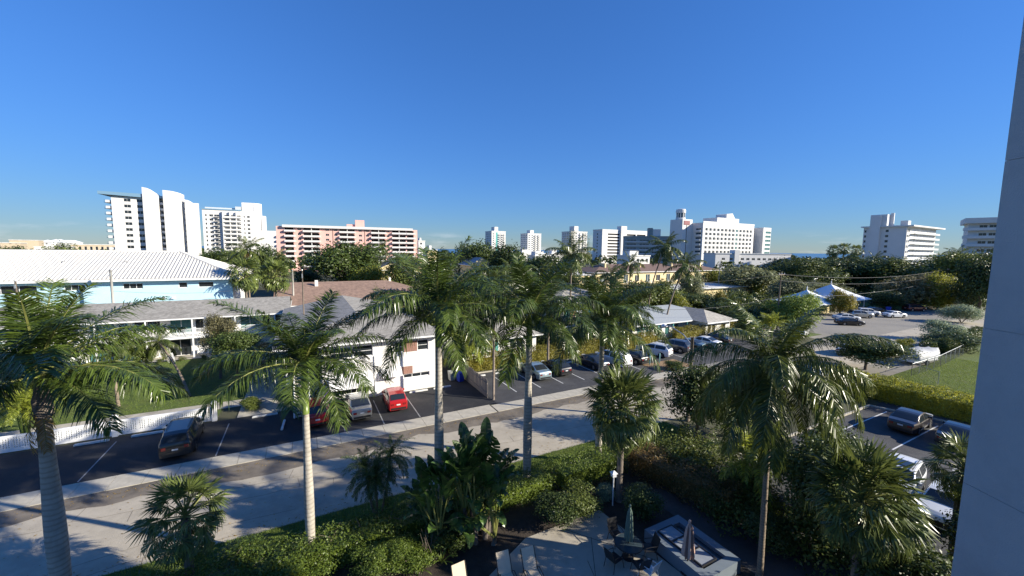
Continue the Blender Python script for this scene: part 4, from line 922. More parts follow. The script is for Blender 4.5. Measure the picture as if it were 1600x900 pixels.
# -- hotel
Y0_ = 285.; b = Bld('hotel', 'large white hotel with a round lookout turret and grid of windows', 0, 0, TH, 'building', 'distant high-rises', (at_px(1096, Y0_), Y0_, 0)); b.t.scale = (.88, 1, 1.06)
zs = [12.4 + 3.05 * i for i in range(6)]
cols = [3 + 5.05 * i for i in range(13)]
hs = [(c, z, c + 2.7, z + 1.85, dict(nx=2, gl='glass_teal' if i == 8 else 'glass')) for z in zs for i, c in enumerate(cols)] + [(c + 3.2, z, c + 3.75, z + 1.7, dict(nx=1)) for z in zs for c in cols[:-1]]
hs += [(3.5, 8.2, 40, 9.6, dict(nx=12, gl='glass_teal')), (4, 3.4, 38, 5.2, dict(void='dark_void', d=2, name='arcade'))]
b.facade((0, 0, 0), 0, 69.5, 33, hs, 'tower_white'); b.backs('tower_white', 0, 0, 69.5, 20, 0, 33, False, True)
b.facade((0, 20, 0), -90, 20, 33, [(14.2, z - .2, 18.8, z + 1.7, dict(nx=2, gl='glass_blue')) for z in zs], 'tower_white')
balc(b, -1.6, -.01, 1.0, 6, [z - .8 for z in zs])
m = one('flat_roof'); m.face([(0, 0, 33), (69.5, 0, 33), (69.5, 20, 33), (0, 20, 33)]); b.add('roof', m)
b.box('parapet', 'tower_white', -.1, -.15, 33.01, 69.6, .3, 34.0)
m = one('tower_white'); m.prism([(24, 4), (54, 4), (54, 16), (24, 16)], 33.02, 37.6); b.add('rooftop_block', m)
m = one('tower_white'); vs = [(38, 5, 37.62), (50, 5, 37.62), (50, 14, 37.62), (38, 14, 37.62), (38, 5, 40.6), (46, 5, 41.4), (46, 14, 41.4), (38, 14, 40.6)]; m.idx(vs, [(4, 5, 6, 7), (0, 1, 5, 4), (1, 2, 6, 5), (2, 3, 7, 6), (3, 0, 4, 7)]); b.add('rooftop_block', m)
tb = (-6.5, 15)
b.box('turret_base', 'tower_white', tb[0] - 5.5, tb[1] - 6, 0, -.02, tb[1] + 4.9, 35.4)
m = one('tower_white'); m.lathe([(3.5, 35.4), (3.5, 36.8)], 20, tb); m.mt('glass_blue'); m.lathe([(3.0, 36.8), (3.0, 40)], 20, tb); m.mt('tower_white'); m.lathe([(3.6, 40), (3.6, 41.8), (3.2, 42.6), (.5, 43)], 20, tb)
for k in range(10): a = 2 * pi * k / 10; m.box(tb[0] + 3.1 * cos(a) - .2, tb[1] + 3.1 * sin(a) - .2, 36.8, tb[0] + 3.1 * cos(a) + .2, tb[1] + 3.1 * sin(a) + .2, 40)
b.add('turret', m)
m = one('sign_red'); m.prism([(tb[0] - 4, tb[1] - 6.3), (tb[0] + 3, tb[1] - 6.3), (tb[0] + 3, tb[1] - 6.02), (tb[0] - 4, tb[1] - 6.02)], 31.6, 34.4); b.add('sign', m)
b.box('shaft_window', 'glass', tb[0] - .8, tb[1] - 6.08, 8, tb[0] - .2, tb[1] - 6.01, 31.5)
b.box('end_wing', 'tower_white', 69.6, 3, 0, 75, 18, 31.5)
b.facade((76, -4, 0), 0, 12, 31.8, [(3.5, z - .3, 11.6, z + 1.4, dict(nx=3, gl='glass_teal')) for z in zs] + [(3.5, 9.3, 11.6, 11, dict(nx=3, gl='glass_teal'))], 'tower_white', name='side_wing'); b.facade((76, 14, 0), -90, 18, 31.8, [], 'tower_white', name='side_wing'); b.backs('tower_white', 76, -4, 88, 14, 0, 31.8, False, True)
m = one('flat_roof'); m.face([(76, -4, 31.8), (88, -4, 31.8), (88, 14, 31.8), (76, 14, 31.8)]); b.add('roof', m)
# -- hotel annex
Y0_ = 232.; b = Bld('hotel_annex', 'low two-storey white annex in front of the hotel, partly shaded', 0, 0, radians(6), 'building', 'distant high-rises', (at_px(1118, Y0_), Y0_, 0))
hs = [(c, z, c + 2.0, z + 1.3, dict(nx=2, gl='glass')) for z in (5.4, 9.4) for c in (4, 9, 16, 19.5, 23, 26.5, 30, 33.5, 37, 40.5, 44)]
b.facade((0, 0, 0), 0, 48, 13.0, hs, 'tower_white'); b.backs('tower_white', 0, 0, 48, 12, 0, 13.0, True, True); b.flat('tower_grey', 0, 0, 48, 12, 13.0, .3, .5); b.box('gable_tower', 'tower_white', 11.5, -.8, 0, 14.5, 4, 15.4)
# -- mid-rise right
Y0_ = 206.; b = Bld('apartment_block', 'white mid-rise with an overhanging roof and sunlit balcony side, right of the hotel', 0, 0, radians(30), 'building', 'distant high-rises', (at_px(1412, Y0_), Y0_, 0))
zs = [3 + 2.75 * i for i in range(9)]
b.facade((0, 0, 0), 0, 46, 28.4, [(1.2, z + .6, 3.0, z + 2.0, dict(nx=2)) for z in zs] + [(3.6, z + .6, 5.0, z + 2.0, dict(nx=2)) for z in zs] + [(8 + 4.9 * i, z + .3, 12.3 + 4.9 * i, z + 2.2, dict(nx=2, gl='white_trim')) for z in zs for i in range(7)], 'tower_white')
b.facade((0, 17.5, 0), -90, 17.5, 28.4, [(9.2, z + .7, 10.6, z + 2.1, DK) for z in zs] + [(.3, z + .7, 1.3, z + 2.1, DK) for z in zs], 'tower_white'); b.backs('tower_white', 0, 0, 46, 17.5, 0, 28.4, False, True)
for z in zs: b.box('balcony', 'tower_grey', 7, -1.8, z - .25, 46.2, -.01, z - .02); b.box('balcony_rail', 'tower_grey', 7, -1.78, z - .02, 46.2, -1.68, z + .82)
b.box('roof', 'tower_white', -1.2, -3, 28.4, 49, 18.5, 29.1); b.box('stair_tower', 'tower_white', -1.6, 10.2, 0, -.02, 14.5, 34.5); b.box('rooftop_block', 'tower_white', 0, 8, 29.1, 7, 15, 35.2); b.box('rooftop_fin', 'tower_white', 4, 6.5, 29.1, 4.8, 7.9, 36); b.box('rooftop_block', 'tower_grey', 5, 1, 29.1, 9, 4, 31.8)
b.box('pier', 'tower_white', -.3, -.3, 0, .3, .3, 28)
# -- right-edge mid-rise
Y0_ = 150.; b = Bld('apartment_block', 'shaded mid-rise with stacked balconies beside the right-hand wall', 0, 0, radians(-44), 'building', 'distant high-rises', (at_px(1508, Y0_), Y0_, 0))
zs = [2.5 + 2.95 * i for i in range(8)]
b.facade((0, 0, 0), 0, 34, 25.8, [(2.6, z + .5, 4.6, z + 2.1, dict(nx=2)) for z in zs] + [(5.0, z + .5, 7, z + 2.1, dict(nx=2)) for z in zs] + [(14, z + .5, 16, z + 2.1, dict(nx=2)) for z in zs], 'tower_white'); b.backs('tower_white', 0, 0, 34, 14, 0, 25.8, True, True)
balc(b, -1.4, 9.4, -1.7, -.01, zs, 'tower_white', True, .85); b.box('roof', 'tower_white', -1.2, -2, 25.8, 10.4, 14, 27.8); b.box('lift_tower', 'tower_white', 10.5, -.6, 0, 34, 14, 30.6)
# -- left horizon
for (lab, px, Y, w, h, k) in (('tan windowless hall on the far left horizon', 17, 330, 16, 16.7, 'tan_wall'), ('pale yellow low block left of the tan hall, far left', 2, 300, 10, 14.2, 'tan_wall'), ('long cream colonnaded building behind the ribbed roof, left of the finned tower', 112, 300, 50, 13.6, 'tan_wall'), ('white house among trees left of the colonnaded building', 55, 240, 14, 12, 'tower_white')):
    b = Bld('distant_hall', lab, 0, 0, radians(38), 'building', None, (at_px(px, Y), Y, 0)); n = int(w / 3)
    b.facade((0, 0, 0), 0, w, h, [(1 + 3 * i, h - 5, 2.4 + 3 * i, h - 1.2, dict(nx=1)) for i in range(n)] if w > 30 or w == 14 else [(2, 2, 3.5, 4, DK), (w - 4, 2, w - 2.5, 4, DK)], k); b.backs(k, 0, 0, w, 14, 0, h, True, True); b.flat('flat_roof', 0, 0, w, 14, h, .3, .5)
RR = random.Random(5)
for i, (lab, px, Y) in enumerate((('white marina roof cluster at far left, nearest the tan hall', 64, 420), ('second distant white roof right of the tan hall', 78, 450), ('third distant white roof right of the tan hall', 92, 440),
        ('white stepped house right of the middle distant tower', 862, 250), ('white flat-topped house below the middle distant tower', 836, 230), ('white house below the right distant tower', 815, 245), ('small white house right of the leftmost distant tower', 797, 260), ('white villa in front of the grey-green block', 985, 190), ('cream house end right of the pink block', 668, 205), ('white narrow block right of the pink block', 654, 300))):
    b = Bld('distant_house', lab, 0, 0, TH, 'house', None, (at_px(px, Y), Y, 0)); w = 9 + 4 * (i % 3); h = (16 if Y > 400 else 10.5) + (i % 2) + (8 if i == 9 else 2.5 if i == 8 else 0); w = 5 if i >= 8 else w
    b.facade((0, 0, 0), 0, w, h, [(1.2 + 3 * j, h - 2.6, 2.8 + 3 * j, h - 1.1, WN) for j in range(int(w / 3.2))], 'tower_white' if i != 8 else 'yellow_wall'); b.backs('tower_white', 0, 0, w, 9, 0, h, True, True)
    if i in (0, 1, 2): b.hip('canopy_white', 0, 0, w, 9, h, 2.5, .5)
    else: b.flat('tower_white', 0, 0, w, 9, h, .3, .5); b.box('penthouse', 'tower_white', 1.5, 2, h + .5, w * .55, 7, h + 2.6)
# ---------------------------------------------------------------- vehicles
def interp(P, x):
    if x <= P[0][0]: return P[0][1]
    for (a, b), (c, d) in zip(P, P[1:]):
        if x <= c: t = (x - a) / (c - a); return b + (d - b) * t
    return P[-1][1]
KINDS = {
 'sedan': dict(L=4.75, Wd=1.82, wb=2.75, wr=.33, belt=.93, prof=[(-2.375, .62), (-2.34, .90), (-2.25, 1.02), (-1.72, 1.07), (-.95, 1.39), (-.45, 1.455), (.15, 1.455), (.45, 1.41), (1.22, 1.03), (1.95, .90), (2.25, .76), (2.36, .60), (2.375, .5)], ws=(.42, 1.22), rw=(-1.74, -.78)),
 'hatch': dict(L=4.25, Wd=1.77, wb=2.62, wr=.32, belt=.94, prof=[(-2.125, .62), (-2.09, .98), (-1.98, 1.10), (-1.5, 1.42), (-.8, 1.51), (.1, 1.50), (.42, 1.44), (1.12, 1.06), (1.75, .92), (2.0, .78), (2.1, .62), (2.125, .5)], ws=(.4, 1.12), rw=(-2.0, -1.4)),
 'suv': dict(L=4.6, Wd=1.86, wb=2.68, wr=.36, belt=1.08, prof=[(-2.3, .7), (-2.28, 1.05), (-2.2, 1.18), (-1.82, 1.62), (-1.4, 1.68), (-.2, 1.70), (.35, 1.63), (1.05, 1.20), (1.8, 1.07), (2.1, .95), (2.26, .72), (2.3, .55)], ws=(.33, 1.06), rw=(-2.2, -1.78)),
 'van': dict(L=5.0, Wd=1.96, wb=3.0, wr=.34, belt=1.05, prof=[(-2.5, .7), (-2.48, 1.05), (-2.42, 1.2), (-2.2, 1.66), (-1.8, 1.74), (.2, 1.75), (.75, 1.66), (1.6, 1.16), (2.1, 1.02), (2.38, .82), (2.48, .62), (2.5, .5)], ws=(.72, 1.6), rw=(-2.42, -2.17)),
}
CARM = {}
def car_meshes(kind):
    if kind in CARM: return CARM[kind]
    K = KINDS[kind]; L_, Wd, wb, wr, bz, prof = K['L'], K['Wd'], K['wb'], K['wr'], K['belt'], K['prof']; hl = L_ / 2
    def hw(x): return Wd / 2 * (1 - .16 * (abs(x) / hl) ** 5 - .02 * (abs(x) / hl) ** 2)
    def zb(x):
        z = .24 + .10 * max(0, abs(x) / hl - .8) * 5 * .6
        for c in (-wb / 2, wb / 2):
            d = abs(x - c); R = wr + .06
            if d < R: z = max(z, wr * .0 + .30 + sqrt(R * R - d * d) * .98)
        return z
    def sec(x):
        zs = interp(prof, x); b = min(bz + .03 * (x < 0), zs - .05); w = hw(x); z0 = min(zb(x), b - .06); g = zs - b
        hr = max(w * .45, w * .955 - .36 * g)
        return [(w * .93, z0), (w * .99, z0 + (b - z0) * .3), (w, z0 + (b - z0) * .62), (w * .985, b - .03), (w * .955, b), (w * .955 + (hr - w * .955) * .88, b + g * .84), (hr - .03, zs - .012), (hr * .6, zs + .006), (0, zs + .014)]
    xs = set(np.linspace(-hl, hl, 40))
    for c in (-wb / 2, wb / 2):
        for d in (-1, -.97, -.85, -.6, -.3, 0, .3, .6, .85, .97, 1): xs.add(c + d * (wr + .06))
    for p in prof: xs.add(p[0])
    xs = sorted(xs); V = []; Fs = []
    for x in xs:
        s = sec(x); V += [(x, y, z) for y, z in s] + [(x, -y, z) for y, z in reversed(s[:-1])]
    n = 17
    for i in range(len(xs) - 1):
        for k in range(n - 1): Fs.append((i * n + k, i * n + k + 1, (i + 1) * n + k + 1, (i + 1) * n + k))
    Fs.append(tuple(range(n))[::-1]); Fs.append(tuple(range((len(xs) - 1) * n, len(xs) * n)))
    me = bpy.data.meshes.new('body'); me.from_pydata(V, [], Fs); me.materials.append(MATS['p_white']); me.polygons.foreach_set('use_smooth', [True] * len(Fs)); me.update()
    try: me.set_sharp_from_angle(angle=radians(38))
    except Exception: pass
    out = {'body': me}
    un = one('trim_black'); un.box(-hl + .25, -Wd / 2 + .16, .2, hl - .25, Wd / 2 - .16, .62); out['underbody'] = un.mesh('underbody')
    def glass_top(x0, x1):
        m = one('glass'); m.smooth = True; nx, ny = 5, 6; vs = []
        for i in range(nx + 1):
            x = x0 + (x1 - x0) * (.07 + .88 * i / nx); zs = interp(prof, x); s = sec(x); hr = s[6][0] * .93
            for j in range(ny + 1):
                y = -hr + 2 * hr * j / ny; vs.append((x + (.006 if x0 > 0 else -.006), y, zs + .028 - .022 * (abs(y) / hr) ** 2))
        m.idx(vs, [(i * (ny + 1) + j, i * (ny + 1) + j + 1, (i + 1) * (ny + 1) + j + 1, (i + 1) * (ny + 1) + j) for i in range(nx) for j in range(ny)]); return m.mesh('windshield')
    out['windshield'] = glass_top(*K['ws']); out['rear_window'] = glass_top(*K['rw'])
    def side(x0, x1, sg):
        m = one('glass'); m.smooth = False; N = 7; lo = []; hi = []
        for i in range(N + 1):
            x = x0 + (x1 - x0) * i / N; s = sec(x); (y0, z0), (y1, z1) = s[4], s[5]
            lo.append((x, sg * (y0 + (y1 - y0) * .08 + .010), z0 + (z1 - z0) * .08)); hi.append((x, sg * (y1 + .010), z0 + (z1 - z0) * .98))
        m.idx(lo + hi, [(i, i + 1, N + 2 + i, N + 1 + i) for i in range(N)]); return m.mesh('side_window')
    a, c = K['rw'][0] + .28, K['ws'][1] - .22; mid = (a + c) / 2 + .08
    out['sides'] = [side(a + .1, mid - .05, 1), side(mid + .05, c, 1), side(a + .1, mid - .05, -1), side(mid + .05, c, -1)]
    m = one('tyre'); m.smooth = False; N = 20
    vs = []; prof2 = [(wr * .62, -.1), (wr * .93, -.105), (wr, -.07), (wr, .07), (wr * .93, .105), (wr * .62, .1)]
    for r_, y in prof2: vs += [(r_ * cos(2 * pi * k / N), y, r_ * sin(2 * pi * k / N)) for k in range(N)]
    m.idx(vs, [(i * N + k, i * N + (k + 1) % N, (i + 1) * N + (k + 1) % N, (i + 1) * N + k) for i in range(5) for k in range(N)]); out['tyre'] = m.mesh('wheel')
    m = one('rim'); R_ = wr * .64; m.mt('rim_dark')
    for sg in (-1, 1): m.idx([(R_ * cos(2 * pi * k / N), sg * .06, R_ * sin(2 * pi * k / N)) for k in range(N)], [tuple(range(N))])
    m.mt('rim')
    for k in range(5):
        a_ = 2 * pi * k / 5; ca, sa = cos(a_), sin(a_)
        for sg in (-1, 1):
            q = [(.03, -.05), (R_, -.07), (R_, .07), (.03, .05)]; m.idx([(x * ca - z * sa, sg * .085, x * sa + z * ca) for x, z in q], [(0, 1, 2, 3)])
    out['rim'] = m.mesh('rim')
    zl = bz - .16
    def lamp(k, sx, h_, w_):
        m = one(k)
        xe = sx * hl; yy = hw(xe)
        m.prism([(xe - sx * .42, yy + .035), (xe - sx * .10, yy + .03), (xe + sx * .012, yy - .12), (xe + sx * .012, yy - w_), (xe - sx * .2, yy - w_), (xe - sx * .42, yy - .08)][::(1 if sx < 0 else -1)], zl - h_ / 2, zl + h_ / 2); return m.mesh('lamp')
    out['tail'] = lamp('taillight', -1, .16 if kind != 'van' else .2, .34); out['head'] = lamp('headlight', 1, .15, .45)
    m = one('plate'); m.box(-hl - .02, -.16, .70, -hl + .03, .16, .80); out['plate'] = m.mesh('licence_plate')
    m = one('trim_black'); m.box(-hl - .012, -Wd * .36, .33, -hl + .1, Wd * .36, .50); out['bumper'] = m.mesh('bumper_trim')
    m = one('trim_black'); m.box(hl - .1, -Wd * .3, .36, hl + .012, Wd * .3, .62); out['grille'] = m.mesh('grille')
    m = one('p_black'); m.prism([(0, 0), (.06, .14), (-.08, .18), (-.10, 0)], 0, .14); out['mirror'] = m.mesh('mirror')
    out['K'] = K; out['hw'] = hw; CARM[kind] = out; return out
def car(kind, paint, label, xy, ang, cat='car', sunroof=False, rim=True, name='parked_car', group='parked cars', sc=1.):
    C = car_meshes(kind); K = C['K']; t = thing(name, label, cat, (xy[0], xy[1], .028), ang, group); t.scale = (sc,) * 3
    o = part('body', C['body'], t); o.material_slots[0].link = 'OBJECT'; o.material_slots[0].material = MATS[paint]
    part('underbody', C['underbody'], t); part('windshield', C['windshield'], t); part('rear_window', C['rear_window'], t)
    for s in C['sides']: part('side_window', s, t)
    for sx in (-1, 1):
        for sy in (-1, 1):
            w = part('wheel', C['tyre'], t, (sx * K['wb'] / 2, sy * (K['Wd'] / 2 - .12), K['wr'])); part('rim', C['rim'], w)
    for nm, key in (('taillight', 'tail'), ('headlight', 'head')):
        part(nm, C[key], t); part(nm, C[key], t, sc=(1, -1, 1))
    part('licence_plate', C['plate'], t); part('bumper_trim', C['bumper'], t); part('grille', C['grille'], t)
    for sy in (-1, 1):
        q = part('mirror', C['mirror'], t, (K['ws'][1] - .35, sy * (K['Wd'] / 2 - .06), K['belt'] + .02), 0, None, (1, sy, 1)); q.material_slots[0].link = 'OBJECT'; q.material_slots[0].material = MATS[paint]
    if sunroof:
        m = one('glass'); z = interp(K['prof'], -.2) + .03; m.box(-.75, -.5, z - .02, .1, .5, z); m.build('sunroof', t)
    if kind in ('suv', 'van'):
        for sy in (-1, 1):
            m = one('trim_black'); m.tube([(-1.5, sy * .56, K['prof'][4][1] + .03), (-1.3, sy * .57, K['prof'][4][1] + .075), (.1, sy * .57, K['prof'][4][1] + .075), (.3, sy * .56, K['prof'][4][1] + .0)], .018, 5); m.build('roof_rail', t)
    return t
NV = TH + pi / 2                                  # nose away from the street
def cuv(kind, paint, label, u, v, da=0., **k): return car(kind, paint, label, W(u, v)[:2], NV + da, **k)
cuv('van', 'p_black', 'black SUV parked by the white fence, rear to the street', -7.9, 34.3, .05)
cuv('suv', 'p_red2', 'dark red SUV partly behind the second royal palm trunk', .55, 35.0, .02)
cuv('sedan', 'p_silver', 'silver sedan between the two red cars', 3.75, 34.9, .02)
cuv('hatch', 'p_red', 'bright red hatchback in front of the white house wall', 6.85, 35.1, -.04)
cuv('sedan', 'p_ltblue', 'light blue-grey sedan right of the fourth royal palm trunk', 22.5, 36.7, -.02)
cuv('hatch', 'p_black', 'black hatchback right of the light blue sedan', 25.3, 36.6)
cuv('sedan', 'p_dkblue', 'dark sedan in shadow behind the fifth royal palm trunk', 30.6, 36.7)
cuv('van', 'p_white', 'white minivan, rear showing, right of the fifth royal palm', 33.7, 36.4, .02)
cuv('hatch', 'p_black', 'black car nose half hidden by palm leaves beside the white minivan', 36.6, 36.0, .05)
cuv('suv', 'p_white', 'white SUV with dark wheels by the planting island', 41.6, 37.1, .35)
cuv('suv', 'p_grey', 'dark grey SUV beside the street lamp pole', 46.0, 37.6, .3)
cuv('sedan', 'p_green', 'grey-green sedan right of the dark grey SUV', 49.3, 37.6, .2)
cuv('sedan', 'p_white', 'white sedan right of the grey-green sedan', 52.6, 37.6, .15)
cuv('sedan', 'p_black', 'black sedan at the right end of the bay row, by the coconut fronds', 56.6, 38.4, .1)
EV = TH + radians(-65)
def gcar(kind, paint, label, px, py, ang, **k): p = G(px, py); return car(kind, paint, label, p[:2], ang, **k)
gcar('sedan', 'p_black', 'black sedan nearest the street in the far lot', 1327, 508, TH - .62)
gcar('sedan', 'p_white', 'white sedan parked just behind the black sedan, far lot', 1322, 500.5, TH - .62)
gcar('suv', 'p_silver', 'silver SUV behind the white sedan in the far lot', 1344, 496.5, TH - .62)
gcar('suv', 'p_white', 'pale SUV behind the silver SUV in the far lot', 1355, 493, TH - .62)
gcar('sedan', 'p_black', 'black sedan beside the pale SUV, far lot', 1368, 489.5, TH - .62)
gcar('sedan', 'p_white', 'white sedan standing alone at the right of the far lot', 1397, 496, TH - .40)
gcar('van', 'p_maroon', 'dark maroon SUV in the shade at the far end of the lot', 1428, 486, TH - .4)
gcar('suv', 'p_white', 'white car peeking out beside the light green round tree', 1252, 524, TH + .3)
gcar('sedan', 'p_white', 'white car hidden behind the low spreading tree, left one', 1325, 553, TH + .1)
gcar('suv', 'p_white', 'white car behind the spreading tree, next to the covered boat', 1388, 553, TH + .2)
car('sedan', 'p_bronze', 'dark grey sedan below the clipped hedge, right-hand lot', G(1421, 668)[:2], TH + .05)
car('sedan', 'p_dkblue', 'dark sedan cut off by the right-hand wall', G(1497, 692)[:2], TH + .05)
car('suv', 'p_white', 'white SUV with sunroof above the nearest cabbage palm', G(1402, 768)[:2], TH + pi + .12, sunroof=True)
car('sedan', 'p_white', 'white car mostly hidden by the palm at the right-hand wall', G(1478, 806)[:2], TH + pi + .1)
gcar('van', 'p_white', 'white camper van in deep shade beyond the pavilions', 1362, 456, TH + .2)
# covered boat on its trailer
p = G(1442, 566); t = thing('covered_boat', 'boat on a trailer under a pale grey tarpaulin, by the wire fence', 'boat', (p[0], p[1], 0), TH - .12)
m = one('tarp'); m.smooth = True; st = []
for i in range(13):
    f = i / 12; x = -4.0 + 7.4 * f; w = 1.2 * (1 - .0 * f) * (1 if f < .55 else max(.12, 1 - ((f - .55) / .45) ** 1.8)); h = 2.15 - .75 * max(0, f - .35) + (.12 if i in (4, 8) else 0) - (.55 if i == 0 else 0)
    st.append([(x, -w, .95), (x, -w * .98, 1.35), (x, -w * .5, h * .86), (x, 0, h), (x, w * .5, h * .86), (x, w * .98, 1.35), (x, w, .95)])
vs = [q for s in st for q in s]; m.idx(vs, [(i * 7 + k, i * 7 + k + 1, (i + 1) * 7 + k + 1, (i + 1) * 7 + k) for i in range(12) for k in range(6)] + [tuple(range(7))[::-1], tuple(range(84, 91))]); m.build('tarpaulin', t)
m = one('plastic_white'); m.prism([(-3.9, -.8), (1.5, -.8), (3.2, 0), (1.5, .8), (-3.9, .8)], .5, .95); m.build('hull', t)
m = one('metal_grey'); m.box(-3.5, -.9, .38, 1.5, -.8, .49); m.box(-3.5, .8, .38, 1.5, .9, .49); m.box(1.2, -.05, .38, 4.3, .05, .48); m.build('trailer_frame', t)
for y in (-1.05, 1.05):
    w = part('wheel', car_meshes('sedan')['tyre'], t, (-1.6, y, .33)); part('rim', car_meshes('sedan')['rim'], w)
# ---------------------------------------------------------------- street furniture, fences
# white patterned fence: posts and pierced panels
t = thing('white_fence', 'low white pierced-block fence between the lot and the lawn path', 'fence', W(-42.1, 38.1), TH)
def pierced():
    m = one('white_trim'); L_ = 5.56; m.box(0, -.06, .04, L_, .06, .30); m.box(0, -.06, 1.02, L_, .06, 1.16); n = 44
    for i in range(n + 1): x = (L_ - .06) * i / n; m.box(x, -.05, .30, x + (.06 if i % 4 else .10), .05, 1.02)
    for z in (.40, .53, .66, .79, .92): m.box(.07, -.035, z, L_ - .07, .035, z + .05)
    return m.mesh('panel')
pm = pierced(); post = one('white_trim'); post.box(-.16, -.16, 0, .16, .16, 1.42); post.box(-.2, -.2, 1.42, .2, .2, 1.5); post.lathe([(.14, 1.5), (.17, 1.58), (.03, 1.68)], 8); pom = post.mesh('post')
for i in range(7):
    part('post', pom, t, (i * 5.9, 0, 0))
    if i < 6: part('panel', pm, t, (i * 5.9 + .165, 0, 0))
# wooden plank fence
t = thing('plank_fence', 'weathered grey plank fence between the two parking lots', 'fence', W(15.0, 32.8), TH + pi / 2)
pl = one('wood_grey'); pl.prism([(0, -.015), (.27, -.015), (.27, .015), (0, .015)], 0, 1.75); plm = pl.mesh('plank'); R = random.Random(2)
for i in range(36): part('plank', plm, t, (i * .285, R.uniform(-.012, .012), 0), 0, (0, R.uniform(-.012, .012), 0), (1, 1, R.uniform(.96, 1.03)))
m = one('wood_grey'); m.box(0, .03, .4, 10.2, .09, .5); m.box(0, .03, 1.35, 10.2, .09, 1.45); m.build('rail', t)
# bins
def bin_(label, k, u, v, rz):
    t = thing('wheelie_bin', label, 'bin', W(u, v), TH + rz, 'wheeled bins'); m = one(k)
    vs = [(-.26, -.28, .1), (.26, -.28, .1), (.26, .28, .1), (-.26, .28, .1), (-.32, -.36, 1.0), (.32, -.36, 1.0), (.32, .36, 1.0), (-.32, .36, 1.0)]
    m.idx(vs, [(3, 2, 1, 0), (4, 5, 6, 7), (0, 1, 5, 4), (1, 2, 6, 5), (2, 3, 7, 6), (3, 0, 4, 7)]); m.build('body', t)
    m = one(k); m.box(-.34, -.40, 1.004, .34, .38, 1.06); m.tube([(-.3, .42, 1.0), (.3, .42, 1.0)], .03, 6); m.build('lid', t)
    for x in (-.28, .28):
        m = one('tyre'); m.tube([(x - .03, .28, .1), (x + .03, .28, .1)], .1, 10); m.build('wheel', t)
bin_('blue wheeled bin at the head of the plank fence', 'bin_blue', 14.3, 38.3, .2); bin_('pale grey bin just behind the blue bin', 'bin_grey', 13.6, 39.0, .1)
bin_('blue wheeled bin left of the maroon SUV, in far shade', 'bin_blue', 126.5, 41.2, 0.1); bin_('second blue bin beside it, closer to the maroon SUV', 'bin_blue', 127.6, 41.4, -.1)
# street lamp
p = W(27.8, 20.9); t = thing('street_lamp', 'brown street lamp pole with a curved arm and white head over the street', 'street lamp', p, TH + pi / 2)
m = one('pole_wood'); m.smooth = True; m.tube([(0, 0, 0), (0, 0, 7.1)], [.17, .13], 10); m.build('pole', t)
m = one('metal_grey'); m.tube([(.1, 0, 6.5), (.9, 0, 7.15), (2.1, 0, 7.55), (2.7, 0, 7.6)], .04, 6); m.build('arm', t)
m = one('plastic_white'); m.smooth = True; m.lathe([(.03, 7.68), (.16, 7.66), (.27, 7.52), (.24, 7.44), (.02, 7.4)], 12, (2.85, 0)); m.build('lamp_head', t)
def pole(label, xy, h, k='pole_wood', cross=False, r=.15, light=False, name='utility_pole'):
    t = thing(name, label, 'pole', (xy[0], xy[1], 0), TH, 'utility and lamp poles'); m = one(k); m.smooth = True; m.tube([(0, 0, 0), (0, 0, h)], [r, r * .7], 9); m.build('shaft', t)
    if cross:
        m = one('pole_wood'); m.box(-.9, -.2, h - .5, .9, -.1, h - .36); m.build('crossarm', t)
        for x in (-.8, 0, .8): m = one('plastic_white'); m.lathe([(.05, h - .36), (.06, h - .2), (.02, h - .15)], 8, (x, -.15)); m.build('insulator', t)
    else:
        m = one('metal_grey'); m.box(-.06, -.3, h - .9, .06, -.1, h - .4); m.lathe([(r * .74, h), (r * .5, h + .08)], 8); m.build('bracket', t)
    if light:
        m = one('metal_grey'); m.tube([(0, 0, h - .2), (.5, 0, h + .1), (1.1, 0, h + .12)], .04, 6); m.build('arm', t); m = one('plastic_white'); m.box(.9, -.15, h + .02, 1.6, .15, h + .14); m.build('lamp_head', t)
    return t
pole('slim wooden pole at the street end of the plank fence', W(15.3, 32.2), 8.6, r=.13)
pole('tall wooden utility pole right of the low white-roofed houses', G(1213, 520), 10.7, cross=True)
pole('grey pole standing before the pale blue wall', D(173, 430, 56), 10.4, 'pole_concrete', r=.2)
pole('thin pole before the pale blue wall at far left', D(24, 440, 50), 9.2, r=.14)
pole('thin tan pole rising behind the second royal palm crown', D(473, 450, 46), 11.3, r=.09)
pole('concrete pole at the left of the brown roof', D(457, 430, 74), 9.6, 'pole_concrete', r=.2)
pole('grey lamp pole left of the dark trees, beyond the pavilions', D(1272, 440, 120), 6.2, 'pole_concrete', light=True, r=.12)
pole('crossarm pole among the trees near the right-hand wall', D(1480, 430, 112), 10.3, cross=True, r=.16)
pole('twin lamp pole in front of the hotel annex', D(1125, 410, 130), 11.0, 'pole_concrete', light=True, r=.12)
def wire(label, A, B, sag, r=.022):
    A, B = Vector(A), Vector(B); m = one('wire'); pts = []
    for i in range(15): f = i / 14; q = A.lerp(B, f); q.z -= sag * 4 * f * (1 - f); pts.append(q - A)
    m.tube(pts, r, 4, False); o = m.build('overhead_wire', None, A); tag(o, label, 'wire', 'overhead wires')
a = G(1213, 520); q = D(1480, 430, 112); e = W(46, 39.8)
wire('upper overhead wire from the tall pole towards the right-hand trees', (a[0], a[1], 10.3), (q[0], q[1], 10.0), 1.4, .03)
wire('middle overhead wire from the tall pole towards the right-hand trees', (a[0], a[1], 9.2), (q[0], q[1], 8.6), 1.5, .03)
wire('lowest overhead wire running right from the tall pole', (a[0], a[1], 6.2), (q[0], q[1], 7.2), 1.2, .03)
wire('overhead wire from the tall pole left over the bungalow roof', (a[0], a[1], 6.4), (D(1000, 500, 60)[0], 60, 5.2), .9, .025)
wire('upper overhead wire running left from the tall pole', (a[0], a[1], 10.3), (D(880, 447, 60)[0], 60, 9.0), .9, .02)
